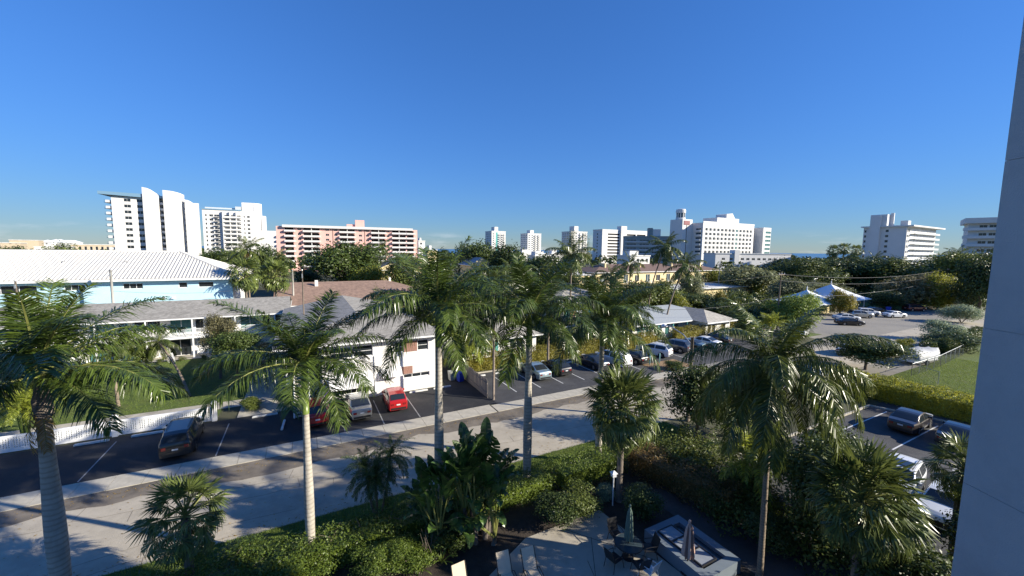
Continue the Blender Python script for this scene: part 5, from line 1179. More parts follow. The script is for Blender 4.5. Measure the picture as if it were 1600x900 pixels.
q = D(173, 430, 56); e2 = D(360, 455, 64)
wire('wire strung along the pale blue wall', (q[0], q[1], 7.4), (e2[0], e2[1], 6.7), .35, .02)
# wire-mesh fence by the lawn
t = thing('wire_fence', 'open wire-mesh fence with grey posts around the right-hand lawn', 'fence', W(61.5, 17.4), TH); R = random.Random(4)
def fence_run(x0, y0, x1, y1, n):
    for i in range(n + 1):
        f = i / n; m = one('metal_grey'); m.tube([(x0 + (x1 - x0) * f, y0 + (y1 - y0) * f, 0), (x0 + (x1 - x0) * f, y0 + (y1 - y0) * f, 1.55)], .035, 6); m.build('post', t)
    m = one('metal_grey'); m.tube([(x0, y0, 1.5), (x1, y1, 1.5)], .028, 6); m.build('rail', t); m = one('wire'); l = sqrt((x1 - x0) ** 2 + (y1 - y0) ** 2); k = int(l / .3)
    for i in range(k):
        for s in (0, 1):
            fa, fb = (i / k, min(1, (i + 4) / k)) if s else (min(1, (i + 4) / k), i / k)
            m.tube([(x0 + (x1 - x0) * fa, y0 + (y1 - y0) * fa, .05), (x0 + (x1 - x0) * fb, y0 + (y1 - y0) * fb, 1.48)], .006, 3, False)
    o = m.build('mesh_infill', t); o['kind'] = 'stuff'
fence_run(0, 0, 9, 0, 4); fence_run(9, 0, 27, 1.2, 8); fence_run(0, 0, -1.6, -2.6, 1)
# ---------------------------------------------------------------- patio furniture
PZ = .05
t = thing('hot_tub', 'rectangular blue-grey raised hot tub with partly folded cover, on the patio edge', 'hot tub', W(14.15, 9.35, 0), TH)
LX, LY = 2.35, 3.3
m = one('tub')
for (x0, y0, x1, y1) in ((0, 0, LX, .42), (0, LY - .42, LX, LY), (0, .42, .42, LY - .42), (LX - .42, .42, LX, LY - .42)): m.box(x0, y0, 0, x1, y1, .62)
m.build('deck_surround', t)
m = one('dark_void'); m.box(.42, .42, .0, LX - .42, LY - .42, .35); m.build('basin', t)
m = one('glass_blue'); m.face([(.42, .42, .45), (LX - .42, .42, .45), (LX - .42, LY - .42, .45), (.42, LY - .42, .45)]); m.build('water', t)
for i in range(3):
    y = .5 + i * .80
    o = None; m = one('tub_cover'); m.box(.46, y + .03, .62, 1.32, y + .75, .67); o = m.build('cover_panel', t)
    m = one('metal_dark'); m.box(.40, y - .02, .61, 1.38, y + .03, .70); m.box(.40, y + .75, .61, 1.38, y + .79, .70); m.box(.40, y + .03, .61, .46, y + .75, .70); m.box(1.32, y + .03, .61, 1.38, y + .75, .70); m.build('panel_frame', o)
m = one('metal_grey'); m.tube([(.75, 2.0, .72), (.9, 1.75, .84), (1.05, 1.5, .72)], .04, 6); m.build('handle', t)
def umbrella(label, xy, z0, h, k1, k2, w, group=None):
    t = thing('closed_umbrella', label, 'umbrella', (xy[0], xy[1], z0), .3, group)
    m = one('metal_dark'); m.tube([(0, 0, 0), (0, 0, h)], .028, 8); m.lathe([(.26, 0), (.26, .05), (.08, .09), (.05, .3)], 14); m.build('pole', t)
    m = one(k1); n = 16; vs = []; rows = [(.04, h), (w * .55, h - .22), (w * .75, h - .55), (w * .9, h - 1.0), (w * 1.1, h - 1.35), (w * .95, h - 1.55)]
    for r_, z in rows:
        for k in range(n): rr_ = r_ * (1 if k % 2 else .62); vs.append((rr_ * cos(2 * pi * k / n), rr_ * sin(2 * pi * k / n), z - (.06 if k % 4 == 1 else 0)))
    if k2 not in m.mats: m.mats.append(k2)
    for i in range(len(rows) - 1):
        for k in range(n):
            m.cur = 0 if (k // 2) % 2 else 1; b0 = len(m.v); m.idx([vs[i * n + k], vs[i * n + (k + 1) % n], vs[(i + 1) * n + (k + 1) % n], vs[(i + 1) * n + k]], [(0, 1, 2, 3)])
    o = m.build('folded_canopy', t); m = one(k1); m.lathe([(.05, h), (.06, h + .08), (.02, h + .14)], 8); m.build('finial', t); return t
tb_ = G(982, 850, .72); umbrella('closed green umbrella standing through the glass patio table', tb_[:2], PZ, 2.45, 'umb_green', 'umb_green', .2)
p = G(1073, 897); umbrella('closed brown and tan striped umbrella beside the hot tub', p[:2], PZ, 2.35, 'umb_tan', 'umb_brown', .27)
t = thing('patio_table', 'round glass-topped patio table with dark base', 'table', (tb_[0], tb_[1], PZ), 0)
m = one('glass_blue'); m.lathe([(.62, .70), (.62, .72)], 28); m.build('table_top', t); m = one('metal_dark'); m.smooth = True
m.tube([(.63 * cos(2 * pi * k / 28), .63 * sin(2 * pi * k / 28), .71) for k in range(29)], .022, 6, False); m.build('rim', t)
for k in range(4): a_ = k * pi / 2 + .4; m = one('metal_dark'); m.tube([(.5 * cos(a_), .5 * sin(a_), .70), (.28 * cos(a_), .28 * sin(a_), .35), (.46 * cos(a_), .46 * sin(a_), 0)], .022, 6); m.build('leg', t)
def pchair(label, xy, ang, k='metal_dark', seat='metal_dark', group='dark patio chairs', name='patio_chair'):
    t = thing(name, label, 'chair', (xy[0], xy[1], PZ), ang, group)
    m = one(seat); m.box(-.25, -.26, .42, .27, .26, .45); m.build('seat', t)
    m = one(seat); m.idx([(-.25, -.26, .46), (-.25, .26, .46), (-.42, .26, 1.0), (-.42, -.26, 1.0), (-.28, -.26, .46), (-.28, .26, .46), (-.45, .26, 1.0), (-.45, -.26, 1.0)], [(0, 1, 2, 3), (7, 6, 5, 4), (2, 6, 7, 3), (0, 3, 7, 4), (1, 5, 6, 2)]); m.build('backrest', t)
    for x, y in ((.25, -.25), (.25, .25), (-.25, -.25), (-.25, .25)):
        m = one(k); m.tube([(x, y, .44), (x * 1.35, y * 1.12, 0)], .016, 6); m.build('leg', t)
    for y in (-.28, .28):
        m = one(k); m.tube([(-.34, y, .68), (.0, y, .66), (.24, y, .62), (.26, y, .44)], .016, 6); m.build('armrest', t)
    return t
def around(a, r): return (tb_[0] + r * cos(a), tb_[1] + r * sin(a))
for a_, lab in ((3.75, 'dark sling chair at the left front of the glass table'), (5.0, 'dark sling chair facing away at the front of the glass table'), (.1, 'dark sling chair at the right of the glass table by the hot tub'), (1.9, 'dark chair behind the glass table and umbrella')):
    pchair(lab, around(a_, .95), a_ + pi)
p = G(1013, 905); pchair('white plastic chair at the bottom edge left of the hot tub', p[:2], 2.2, 'plastic_white', 'plastic_white', None, 'plastic_chair')
def lounger(label, xy, ang, back=.9):
    t = thing('lounge_chair', label, 'lounge chair', (xy[0], xy[1], PZ), ang, 'tan sling lounge chairs')
    m = one('sling'); m.box(-.1, -.29, .36, 1.25, .29, .385); m.build('seat_sling', t)
    dx, dz = -cos(back) * .85, sin(back) * .85; m = one('sling'); m.idx([(-.1, -.28, .37), (-.1, .28, .37), (-.1 + dx, .28, .37 + dz), (-.1 + dx, -.28, .37 + dz), (-.12, -.28, .36), (-.12, .28, .36), (-.125 + dx, .28, .36 + dz), (-.125 + dx, -.28, .36 + dz)], [(0, 1, 2, 3), (7, 6, 5, 4), (2, 6, 7, 3), (0, 3, 7, 4), (1, 5, 6, 2)]); m.build('backrest', t)
    for y in (-.31, .31):
        m = one('metal_dark'); m.tube([(-.1 + dx, y, .37 + dz), (-.1, y, .37), (1.28, y, .37)], .018, 6); m.build('frame_rail', t)
        m = one('metal_dark'); m.tube([(-.35, y, 0), (-.15, y, .42), (.1, y, .62), (.5, y, .60), (.62, y, .37), (.7, y, 0)], .018, 6); m.build('arm_leg', t)
        m = one('metal_dark'); m.tube([(1.2, y, .37), (1.2, y, 0)], .018, 6); m.build('leg', t)
    return t
BA = TH - pi / 2
lounger('tan sling lounge chair nearest the patio centre', W(8.1, 13.15)[:2], BA - .15, 1.0)
lounger('tan sling lounge chair second from the patio centre, against the leafy clump', W(7.05, 13.45)[:2], BA - .1, 1.05)
lounger('tan lounge chair standing apart left of the other two', W(5.2, 13.75)[:2], BA + .05, 1.2)
lounger('leftmost tan lounge chair, only its back top showing at the bottom edge', W(4.1, 13.0)[:2], BA + .1, 1.1)
p = W(7.6, 12.6, PZ); t = thing('side_table', 'small teal side table between two tan lounge chairs', 'table', p, TH); m = one('cushion'); m.box(-.22, -.22, .40, .22, .22, .43); m.build('table_top', t)
for x in (-.18, .18):
    for y in (-.18, .18): m = one('metal_dark'); m.tube([(x, y, 0), (x, y, .4)], .014, 5); m.build('leg', t)
p = G(957, 790); t = thing('garden_lamp', 'slim white garden lamp post with square lantern, left of the cabbage palm trunk', 'lamp', p, .3)
m = one('plastic_white'); m.tube([(0, 0, 0), (0, 0, 1.7)], .035, 8); m.build('post', t); m = one('plastic_white'); m.box(-.11, -.11, 1.7, .11, .11, 1.9); m.build('lantern', t); m = one('plastic_white'); m.idx([(-.17, -.17, 1.9), (.17, -.17, 1.9), (.17, .17, 1.9), (-.17, .17, 1.9), (0, 0, 2.05)], [(3, 2, 1, 0), (0, 1, 4), (1, 2, 4), (2, 3, 4), (3, 0, 4)]); m.build('cap', t)
# motel terrace chairs
for i, (lab, px, py) in enumerate((('white chair on the motel terrace, left of the air conditioner', 268, 566), ('white chair on the motel terrace at its right end', 318, 556))):
    p = G(px, py); pchair(lab, p[:2], TH - 1.2, 'plastic_white', 'plastic_white', 'white terrace chairs', 'plastic_chair')
for i, u in enumerate((37.4, 39.1)):
    m = one('cushion'); m.smooth = True; m.lathe([(.07, 0), (.07, 1.2), (.03, 1.28)], 8); o = m.build('bollard', None, W(u, 33.9, .05)); tag(o, ('pale teal marker post beside the black car', 'pale teal marker post nearer the white SUV')[i], 'bollard', 'teal marker posts')
# ---------------------------------------------------------------- palms near the street
t = royal_palm('royal palm with stout grey trunk at the left edge, nearest the camera', (-16.4, 13.3), 8.2, .27, 4.5, 23, 1.3, 3, .4, emin=-.2)
for a_ in (4.4, 5.6): part('dead_frond', DEAD[0][1], t, (0, 0, 8.9), 0, (0, .25, a_), 2.2)
m = one('trunk_sabal'); m.smooth = True; m.tube([(.1, -.05, 8.0), (.12, -.1, 8.6), (.2, -.12, 9.2)], [.24, .26, .12], 9); m.build('dry_sheath', t)
royal_palm('royal palm with white trunk and short green crownshaft left of the silver sedan', (-8.8, 16.3), 6.9, .185, 4.1, 22, 2.3, 5, 1.3, emin=-.05)
royal_palm('tall royal palm right of the red hatchback, its top spear against the sky', (-3.6, 19.1), 9.2, .22, 4.4, 24, 1.95, 8, .2, emin=-.3)
royal_palm('royal palm in the middle, left of the light blue sedan', (1.0, 21.8), 8.6, .235, 4.4, 24, 2.0, 12, 2.0, emin=-.3)
royal_palm('royal palm beside the bushy cabbage palm, trunk before the white minivan', (5.8, 24.7), 8.0, .21, 4.3, 24, 1.7, 14, .9, emin=-.3)
coconut('coconut palm with long arching fronds and thin brown trunk, right of the hot tub', (10.9, 15.8), (10.9, 16.0, 9.3), 3.9, 30, .135, COCO, 21, dead=1, rings=24, emin=-.9)
sabal('bushy cabbage palm beside the garden lamp', (6.15, 20.9), 5.4, 2.4, 80, .18, 31)
sabal('dark cabbage palm at the bottom left, over the street', D(292, 835, 14.6)[:2], 3.3, 1.8, 44, .17, 32)
sabal('large shaggy cabbage palm at the bottom right, beside the wall', D(1348, 790, 13.6)[:2], 5.0, 2.1, 80, .15, 33)
sabal('cabbage palm cut by the right-hand wall, before the white cars', D(1503, 755, 16.5)[:2], 4.6, 1.55, 44, .17, 34)
# pygmy dates
t = thing('pygmy_date_palm', 'small triple-stemmed pygmy date palm on the grass verge', 'palm', G(590, 806), 0); R = random.Random(6)
for j, (dx, dy, z) in enumerate(((-.35, 0, 2.6), (.4, .15, 3.2), (.05, -.25, 2.3))):
    part('trunk', trunk_mesh((dx * .4, dy * .4, 0), (dx * 1.6, dy * 1.6, z), .075, .06, 'trunk_coco', 0, 8, 7, .05, (dx * .2, 0), j), t); crown_fronds(t, (dx * 1.6, dy * 1.6, z), 1.45, 32, DATE, R, -.9, 1.3, j)
# giant bird of paradise clump
t = thing('bird_of_paradise', 'tall dark clump with broad paddle leaves beside the patio', 'plant', W(7.2, 16.4), 0); R = random.Random(9)
PAD = [paddle('leaf', p_, l_, w_, 'banana', e_, d_, 200 + i) for i, (p_, l_, w_, e_, d_) in enumerate(((2.2, 1.5, .62, 1.35, .9), (1.7, 1.4, .6, 1.15, 1.3), (1.3, 1.3, .55, .95, 1.7), (2.6, 1.6, .65, 1.45, .6), (1.0, 1.2, .5, .8, 1.9)))]
for j in range(13):
    a_ = R.uniform(0, 6.28); r_ = R.uniform(0, 1.9); bx, by = r_ * cos(a_) * 1.2, r_ * sin(a_) * .6; h_ = R.uniform(.1, 2.3) * (1 - .15 * r_)
    m = one('trunk_sabal'); m.smooth = True; m.tube([(bx, by, 0), (bx * 1.08, by * 1.08, h_ * .5), (bx * 1.15, by * 1.15, h_)], [.13, .11, .08], 8); m.build('stem', t)
    for q in range(9): part('leaf', PAD[R.choice((0, 1, 2, 3, 4) if q > 2 else (0, 3))], t, (bx * 1.15, by * 1.15, h_ - .1), 0, (R.uniform(-.2, .2), R.uniform(-.15, .15), R.uniform(0, 6.28)), R.uniform(.75, 1.05))
# areca and small palms right of the patio
def areca(label, xy, h, n, fs=None, seed=1, L_=2.2, group=None, name='areca_palm', stems=6, r=.5):
    t = thing(name, label, 'palm', (xy[0], xy[1], 0), 0, group); R = random.Random(seed)
    for j in range(stems):
        a_ = j * 2.4; dx, dy = r * cos(a_) * R.uniform(.4, 1), r * sin(a_) * R.uniform(.4, 1); z = h * R.uniform(.45, .72)
        m = one('shaft'); m.tube([(dx * .4, dy * .4, 0), (dx, dy, z)], [.06, .04], 6); m.build('stem', t); crown_fronds(t, (dx, dy, z), L_ * R.uniform(.8, 1.1), n, fs or ARECA, R, -.2, 1.3, a_)
    return t
areca('bright yellow-green areca palm among dark shrubs right of the umbrella', W(21.2, 11.8)[:2], 5.0, 8, None, 41, 2.2, stems=5)
areca('darker areca clump behind the bright one, before the coconut trunk', W(23.6, 12.5)[:2], 4.2, 8, ARECA, 44, 2.1, stems=5)
# coconut and other palms left
p = G(297, 620); q = D(262, 532, 40); coconut('leaning young coconut palm on the motel lawn', p, (q[0], 39, q[2]), 2.3, 16, .13, COCO, 51, bend=(.3, 0), emin=-1.0)
p = G(185, 635); coconut('short yellowing palm on the lawn behind the left royal palm', p, (p[0] - .2, p[1], 4.9), 2.4, 15, .14, COCO, 52, emin=-.9, dead=1)
p = G(40, 690); areca('yellow-green bushy palm by the path at the left edge', p[:2], 4.0, 9, None, 53, 1.9)
p = D(386, 390, 84); coconut('tall shaggy palm with brown skirt right of the ribbed roof', p[:2], p, 4.4, 18, .2, COCOF, 54, emin=-1.0, dead=5)
p = D(362, 402, 92); coconut('smaller palm left of the shaggy palm behind the ribbed roof', p[:2], p, 3.4, 13, .17, COCOF, 541)
p = D(436, 403, 88); coconut('palm right of the shaggy palm, before the pink block', p[:2], p, 3.6, 16, .17, COCOF, 55, emin=-.9)
p = D(383, 428, 66); sabal('grey-green cabbage palm at the corner of the pale blue block', p[:2], p[2], 3.3, 46, .22, 56, FANF)
p = D(430, 432, 69); sabal('cabbage palm right of the corner one, before the tan pole', p[:2], p[2], 3.2, 46, .22, 57, FANF)
p = D(578, 388, 150); coconut('small palm silhouetted before the pink block, left of a pair', p[:2], p, 3.6, 13, .2, COCOF, 58, group='pair of palms before the pink block')
p = D(598, 385, 150); coconut('slightly taller palm before the pink block, right of a pair', p[:2], p, 4.0, 14, .2, COCOF, 59, group='pair of palms before the pink block')
# middle distance palms
p = D(893, 398, 68); coconut('tall full palm rising before the feathery pine', p[:2], p, 4.6, 20, .2, COCOF, 61, emin=-.9, dead=1)
p = G(1036, 525); q = D(1070, 415, 66); coconut('leaning coconut palm over the bungalow, right one', p, q, 3.9, 18, .16, COCOF, 62, bend=(-.5, 0), emin=-1.0)
p = D(1010, 520, 70); q = D(1040, 385, 70); coconut('taller leaning coconut palm over the bungalow, left one', p, q, 4.0, 18, .16, COCOF, 63, bend=(-.8, 0), emin=-1.1)
p = D(985, 412, 82); coconut('upright palm before the townhouse row, left of the leaning pair', p[:2], p, 3.6, 16, .16, COCOF, 64, emin=-.8)
p = D(955, 430, 74); coconut('bushy palm before the townhouses, left of the upright one', p[:2], p, 3.4, 16, .16, COCOF, 65, emin=-.9, dead=1)
p = D(770, 440, 48); coconut('drooping palm behind and left of the middle royal palm', p[:2], p, 3.6, 18, .18, COCO, 66, emin=-.9)
p = D(858, 470, 46); coconut('dark palm behind and right of the middle royal palm', p[:2], p, 3.4, 18, .17, COCO, 67, emin=-.9)
p = D(800, 425, 62); coconut('olive palm between the yellow gable and the middle royal palm', p[:2], p, 3.8, 17, .17, COCOF, 68, emin=-.8)
p = D(930, 495, 56); coconut('green palm over the croton hedge behind the fifth royal palm', p[:2], p, 3.2, 17, .16, COCO, 69, emin=-.8)
p = D(975, 485, 58); areca('yellow-green clumping palm left of the bungalow', p[:2], 6.5, 9, None, 70, 2.8, stems=6, r=1.2)
p = D(1192, 478, 72); coconut('dark palm left of the tall utility pole', p[:2], p, 3.0, 15, .15, COCOF, 71, emin=-.9)
p = D(1205, 500, 60); areca('spiky yellow-green palm at the foot of the tall utility pole', p[:2], 4.8, 9, None, 72, 2.4, stems=4, r=.8)
for i, (px, lab) in enumerate(((1302, 'dark fan palm on the skyline, left of three'), (1319, 'dark fan palm on the skyline, middle and tallest of three'), (1338, 'dark fan palm on the skyline, right of three'))):
    p = D(px, 392 - 3 * (i == 1), 165); sabal(lab, p[:2], p[2], 3.0, 30, .25, 80 + i, FANF, 'three skyline fan palms')
p = D(1497, 398, 120); coconut('dark palm top before the shaded mid-rise', p[:2], p, 4.2, 15, .2, COCOF, 84)
p = D(1366, 405, 150); coconut('palm tops before the white mid-rise, right of the skyline palms', p[:2], p, 4.5, 15, .2, COCOF, 85)
for i, (px, py, Y, Lf, lab) in enumerate(((655, 470, 52, 3.2, 'dark palm behind the motel end wing, left of the third royal palm'), (715, 462, 55, 3.4, 'dark palm between the third royal palm and the bins'), (905, 512, 54, 3.2, 'dark palm over the black hatchback'), (845, 428, 72, 3.6, 'olive palm behind the middle royal palm, below the distant towers'), (1003, 455, 78, 3.3, 'small palm left of the leaning coconuts, over the bungalow'), (925, 440, 82, 3.4, 'olive palm below the white slab block'), (745, 425, 74, 3.4, 'palm in front of the yellow gable'), (690, 428, 80, 3.4, 'olive palm left of the yellow gable'), (1140, 470, 78, 3.0, 'small dark palm before the flat white roof'))):
    p = D(px, py, Y); coconut(lab, p[:2], p, Lf, 18, .16, COCOF, 900 + i, emin=-.9, group='palms between the houses')
# yellow palms behind the plank fence
for i, (px, py, Y, h, lab) in enumerate(((722, 540, 43, 5.2, 'yellowing areca clump left of the bins'), (745, 535, 46, 5.0, 'yellowing areca clump behind the blue bin'), (700, 530, 48, 6.0, 'dark areca clump behind the third royal palm trunk'))):
    p = D(px, py, Y); areca(lab, p[:2], h, 9, None, 90 + i, 2.4, 'areca clumps behind the bins', stems=6, r=.9)
# ---------------------------------------------------------------- hedges and shrubs
hedge('bright green clipped hedge along the verge at the bottom left', -9.5, 18.0, 3.2, 18.1, 1.7, 1.35, 'hedge', 130, .10, 3)
hedge('dark green hedge behind the leafy clump', 3.4, 18.2, 12.4, 18.3, 1.6, 1.3, 'hedge', 120, .10, 4)
hedge('green hedge left of the bushy cabbage palm', 12.7, 18.1, 17.6, 18.3, 1.9, 1.35, 'hedge', 120, .10, 5)
hedge('reddish green hedge running back from the bushy cabbage palm', 18.7, 18.2, 19.8, 11.8, 2.0, 1.5, 'redhedge', 120, .11, 6)
hedge('yellow-orange croton hedge behind the plank fence and light blue sedan', 15.4, 41.2, 35.5, 41.4, 1.4, 1.9, 'croton', 60, .15, 7)
hedge('olive clipped hedge before the bungalow', 36.5, 41.4, 47.2, 41.6, 1.4, 1.9, 'croton', 60, .15, 8)
hedge('long green-gold clipped hedge right of the bungalow porch', 50.0, 41.0, 66, 41.4, 1.6, 2.2, 'croton', 60, .15, 9)
hedge('tall clipped hedge with yellow-green top along the right-hand lot', 48.9, 20.2, 49.6, 7.2, 1.8, 2.2, 'yellowtree', 80, .14, 10)
hedge('rough dark hedge behind the covered boat, by the right-hand lawn', 78, 20.8, 104, 21.2, 1.6, 1.6, 'darktree', 50, .18, 11)
shrub('round clipped shrub by the motel stairs', G(453, 640), 1.0, 2.0, 'hedge', 'near', 1)
shrub('rounded yellow-green bush at the near end of the right-hand clipped hedge', W(46.6, 16.7), 1.3, 2.0, 'yellowtree', 'near', 2)
shrub('silvery rounded bush on the verge, nearer of two', G(1470, 532), 3.0, 3.2, 'silver', 'mid', 1, group='silvery bushes')
shrub('silvery bush behind the nearer one, by the street bend', G(1502, 505), 3.4, 3.6, 'silver', 'mid', 2, group='silvery bushes')
shrub('yellow-green bush in front of the covered boat', G(1415, 548), 1.3, 2.0, 'yellowtree', 'mid', 3)
shrub('pale yellow-green bush at the stern of the covered boat', G(1478, 552), 1.6, 2.2, 'midtree', 'mid', 4)
shrub('dark bush on the verge below the silvery bushes', G(1495, 548), 4.0, 2.6, 'darktree', 'mid', 5)
shrub('grassy shrub on the orange mulch island', G(1052, 578), 1.3, 1.1, 'midtree', 'mid', 6)
shrub('pale grey-green agave-like bush beside the garden lamp', G(948, 782), .6, .9, 'silver', 'mid', 7)
for i, (lab, px, py, r_, h_, k) in enumerate((('dark shrub at the back of the patio, right of the umbrella', 1000, 806, 1.1, 1.7, 'darktree'), ('loose shrub by the hot tub corner', 1120, 800, 1.0, 1.4, 'midtree'), ('leafy dark shrub left of the patio corner', 905, 800, 1.3, 1.5, 'midtree'), ('shrub between the leafy clump and the patio', 870, 815, 1.2, 1.5, 'darktree'),
     ('small sunlit shrub at the bottom edge, left of the loungers', 640, 885, 1.2, 1.2, 'hedge'), ('low shrub under the dark hedge, bottom centre', 585, 895, 1.2, 1.3, 'hedge'), ('broad shrub at the bottom left of the hedge', 470, 915, 1.5, 1.4, 'hedge'), ('shrub in front of the clipped hedge, bottom left', 380, 900, 1.3, 1.3, 'hedge'),
     ('dark low shrub in the garden bed, left of the tan chairs', 700, 850, 1.4, 1.2, 'darktree'), ('olive shrub right of the hot tub', 1200, 850, 1.3, 1.7, 'darktree'), ('speckled shrub beyond the hot tub, under the coconut palm', 1160, 780, 1.3, 1.9, 'midtree'), ('bushy shrub at the left end of the lot, by the white fence corner', 395, 640, .9, 1.1, 'midtree'))):
    shrub(lab, G(px, py), r_, h_, k, 'near' if i > 3 and i < 8 else 'mid', i)
# small bare shrub
t = thing('bare_shrub', 'bare twiggy shrub in the dark bed left of the leafy clump', 'shrub', G(672, 880), 0); m = one('bark'); R = random.Random(3)
for j in range(9):
    a_ = R.uniform(0, 6.28); q = Vector((0, 0, .2)); d = Vector((cos(a_) * .35, sin(a_) * .35, 1)).normalized(); pts = [(0, 0, 0), tuple(q)]
    for s_ in range(4): q = q + d * .36; d = (d + Vector((R.uniform(-.4, .4), R.uniform(-.4, .4), .1))).normalized(); pts.append(tuple(q))
    m.tube(pts, [.025, .022, .018, .013, .009, .004], 5, False)
m.build('twigs', t)
# spiky bromeliads at the bottom
for i, (px, py) in enumerate(((655, 893), (690, 880))):
    t = thing('strap_leaf_plant', ('pale strap-leaved plant at the bottom edge beside the tan lounger', 'pale strap-leaved plant right of the bare shrub')[i], 'plant', G(px, py), i)
    for j in range(13): part('leaf', pinnate.__globals__.setdefault('STRAP', paddle('leaf', .05, .8, .07, 'lighttree', 1.2, 1.3, 300)), t, (0, 0, 0), 0, (0, .3 * (j % 3) - .2, j * 2.4))
# terrace-edge plants along the motel
for i in range(8):
    shrub('small edging plant, number %s from the right along the motel terrace' % ('first', 'second', 'third', 'fourth', 'fifth', 'sixth', 'seventh', 'eighth')[i], W(-5 - i * 2.1, 60.2), .45, .55, 'midtree', 'far', i % 3, 'plant', 'edging_plant', 'edging plants along the terrace')
# ---------------------------------------------------------------- trees
tree('dark bushy tree with bare limbs beside the motel stairs, right of the lawn', G(372, 606), 3.7, 2.4, 2.3, 'darktree', 'near', 1)
tree('brown-tinged tree left of the dark one, before the balcony end', G(345, 592), 4.6, 2.0, 2.2, 'browntree', 'near', 2)
tree('olive tree near the motel balcony, behind the young palm', G(210, 600), 3.2, 2.2, 2.0, 'midtree', 'near', 3)
tree('low dark tree by the lawn at the left edge, behind the royal palm', G(60, 650), 3.0, 2.6, 2.0, 'darktree', 'near', 4)
tree('dense dark olive tree at the kerb below the street lamp', W(25.6, 18.4), 2.9, 2.6, 3.0, 'darktree', 'near', 2)
tree('second dark tree right of the street lamp base', W(28.8, 17.2), 2.6, 2.4, 2.7, 'darktree', 'near', 3)
tree('dark tall shrub tree right of the coconut trunk', W(21.6, 8.2), 2.7, 2.3, 2.9, 'darktree', 'near', 1)
tree('dark tree between the coconut trunk and the large cabbage palm', W(24.6, 9.6), 2.5, 2.2, 2.7, 'darktree', 'near', 4)
tree('dark bush tree under the large cabbage palm', W(18.4, 4.4), 2.0, 2.0, 2.0, 'darktree', 'near', 2)
tree('dark hedge tree at the foot of the right-hand wall', W(24.5, 3.2), 2.2, 2.4, 2.2, 'darktree', 'near', 3)
tree('low spreading open tree before the white cars, right of the street', G(1352, 578), 2.7, 4.3, 1.8, 'midtree', 'near', 5, rt=.14)
tree('light green round tree at the corner of the far lot', G(1238, 522), 3.9, 4.5, 4.0, 'lighttree', 'near', 1)
tree('dark orange-tinged tree before the smaller pavilion', G(1312, 492), 2.8, 3.0, 2.9, 'croton', 'mid', 1)
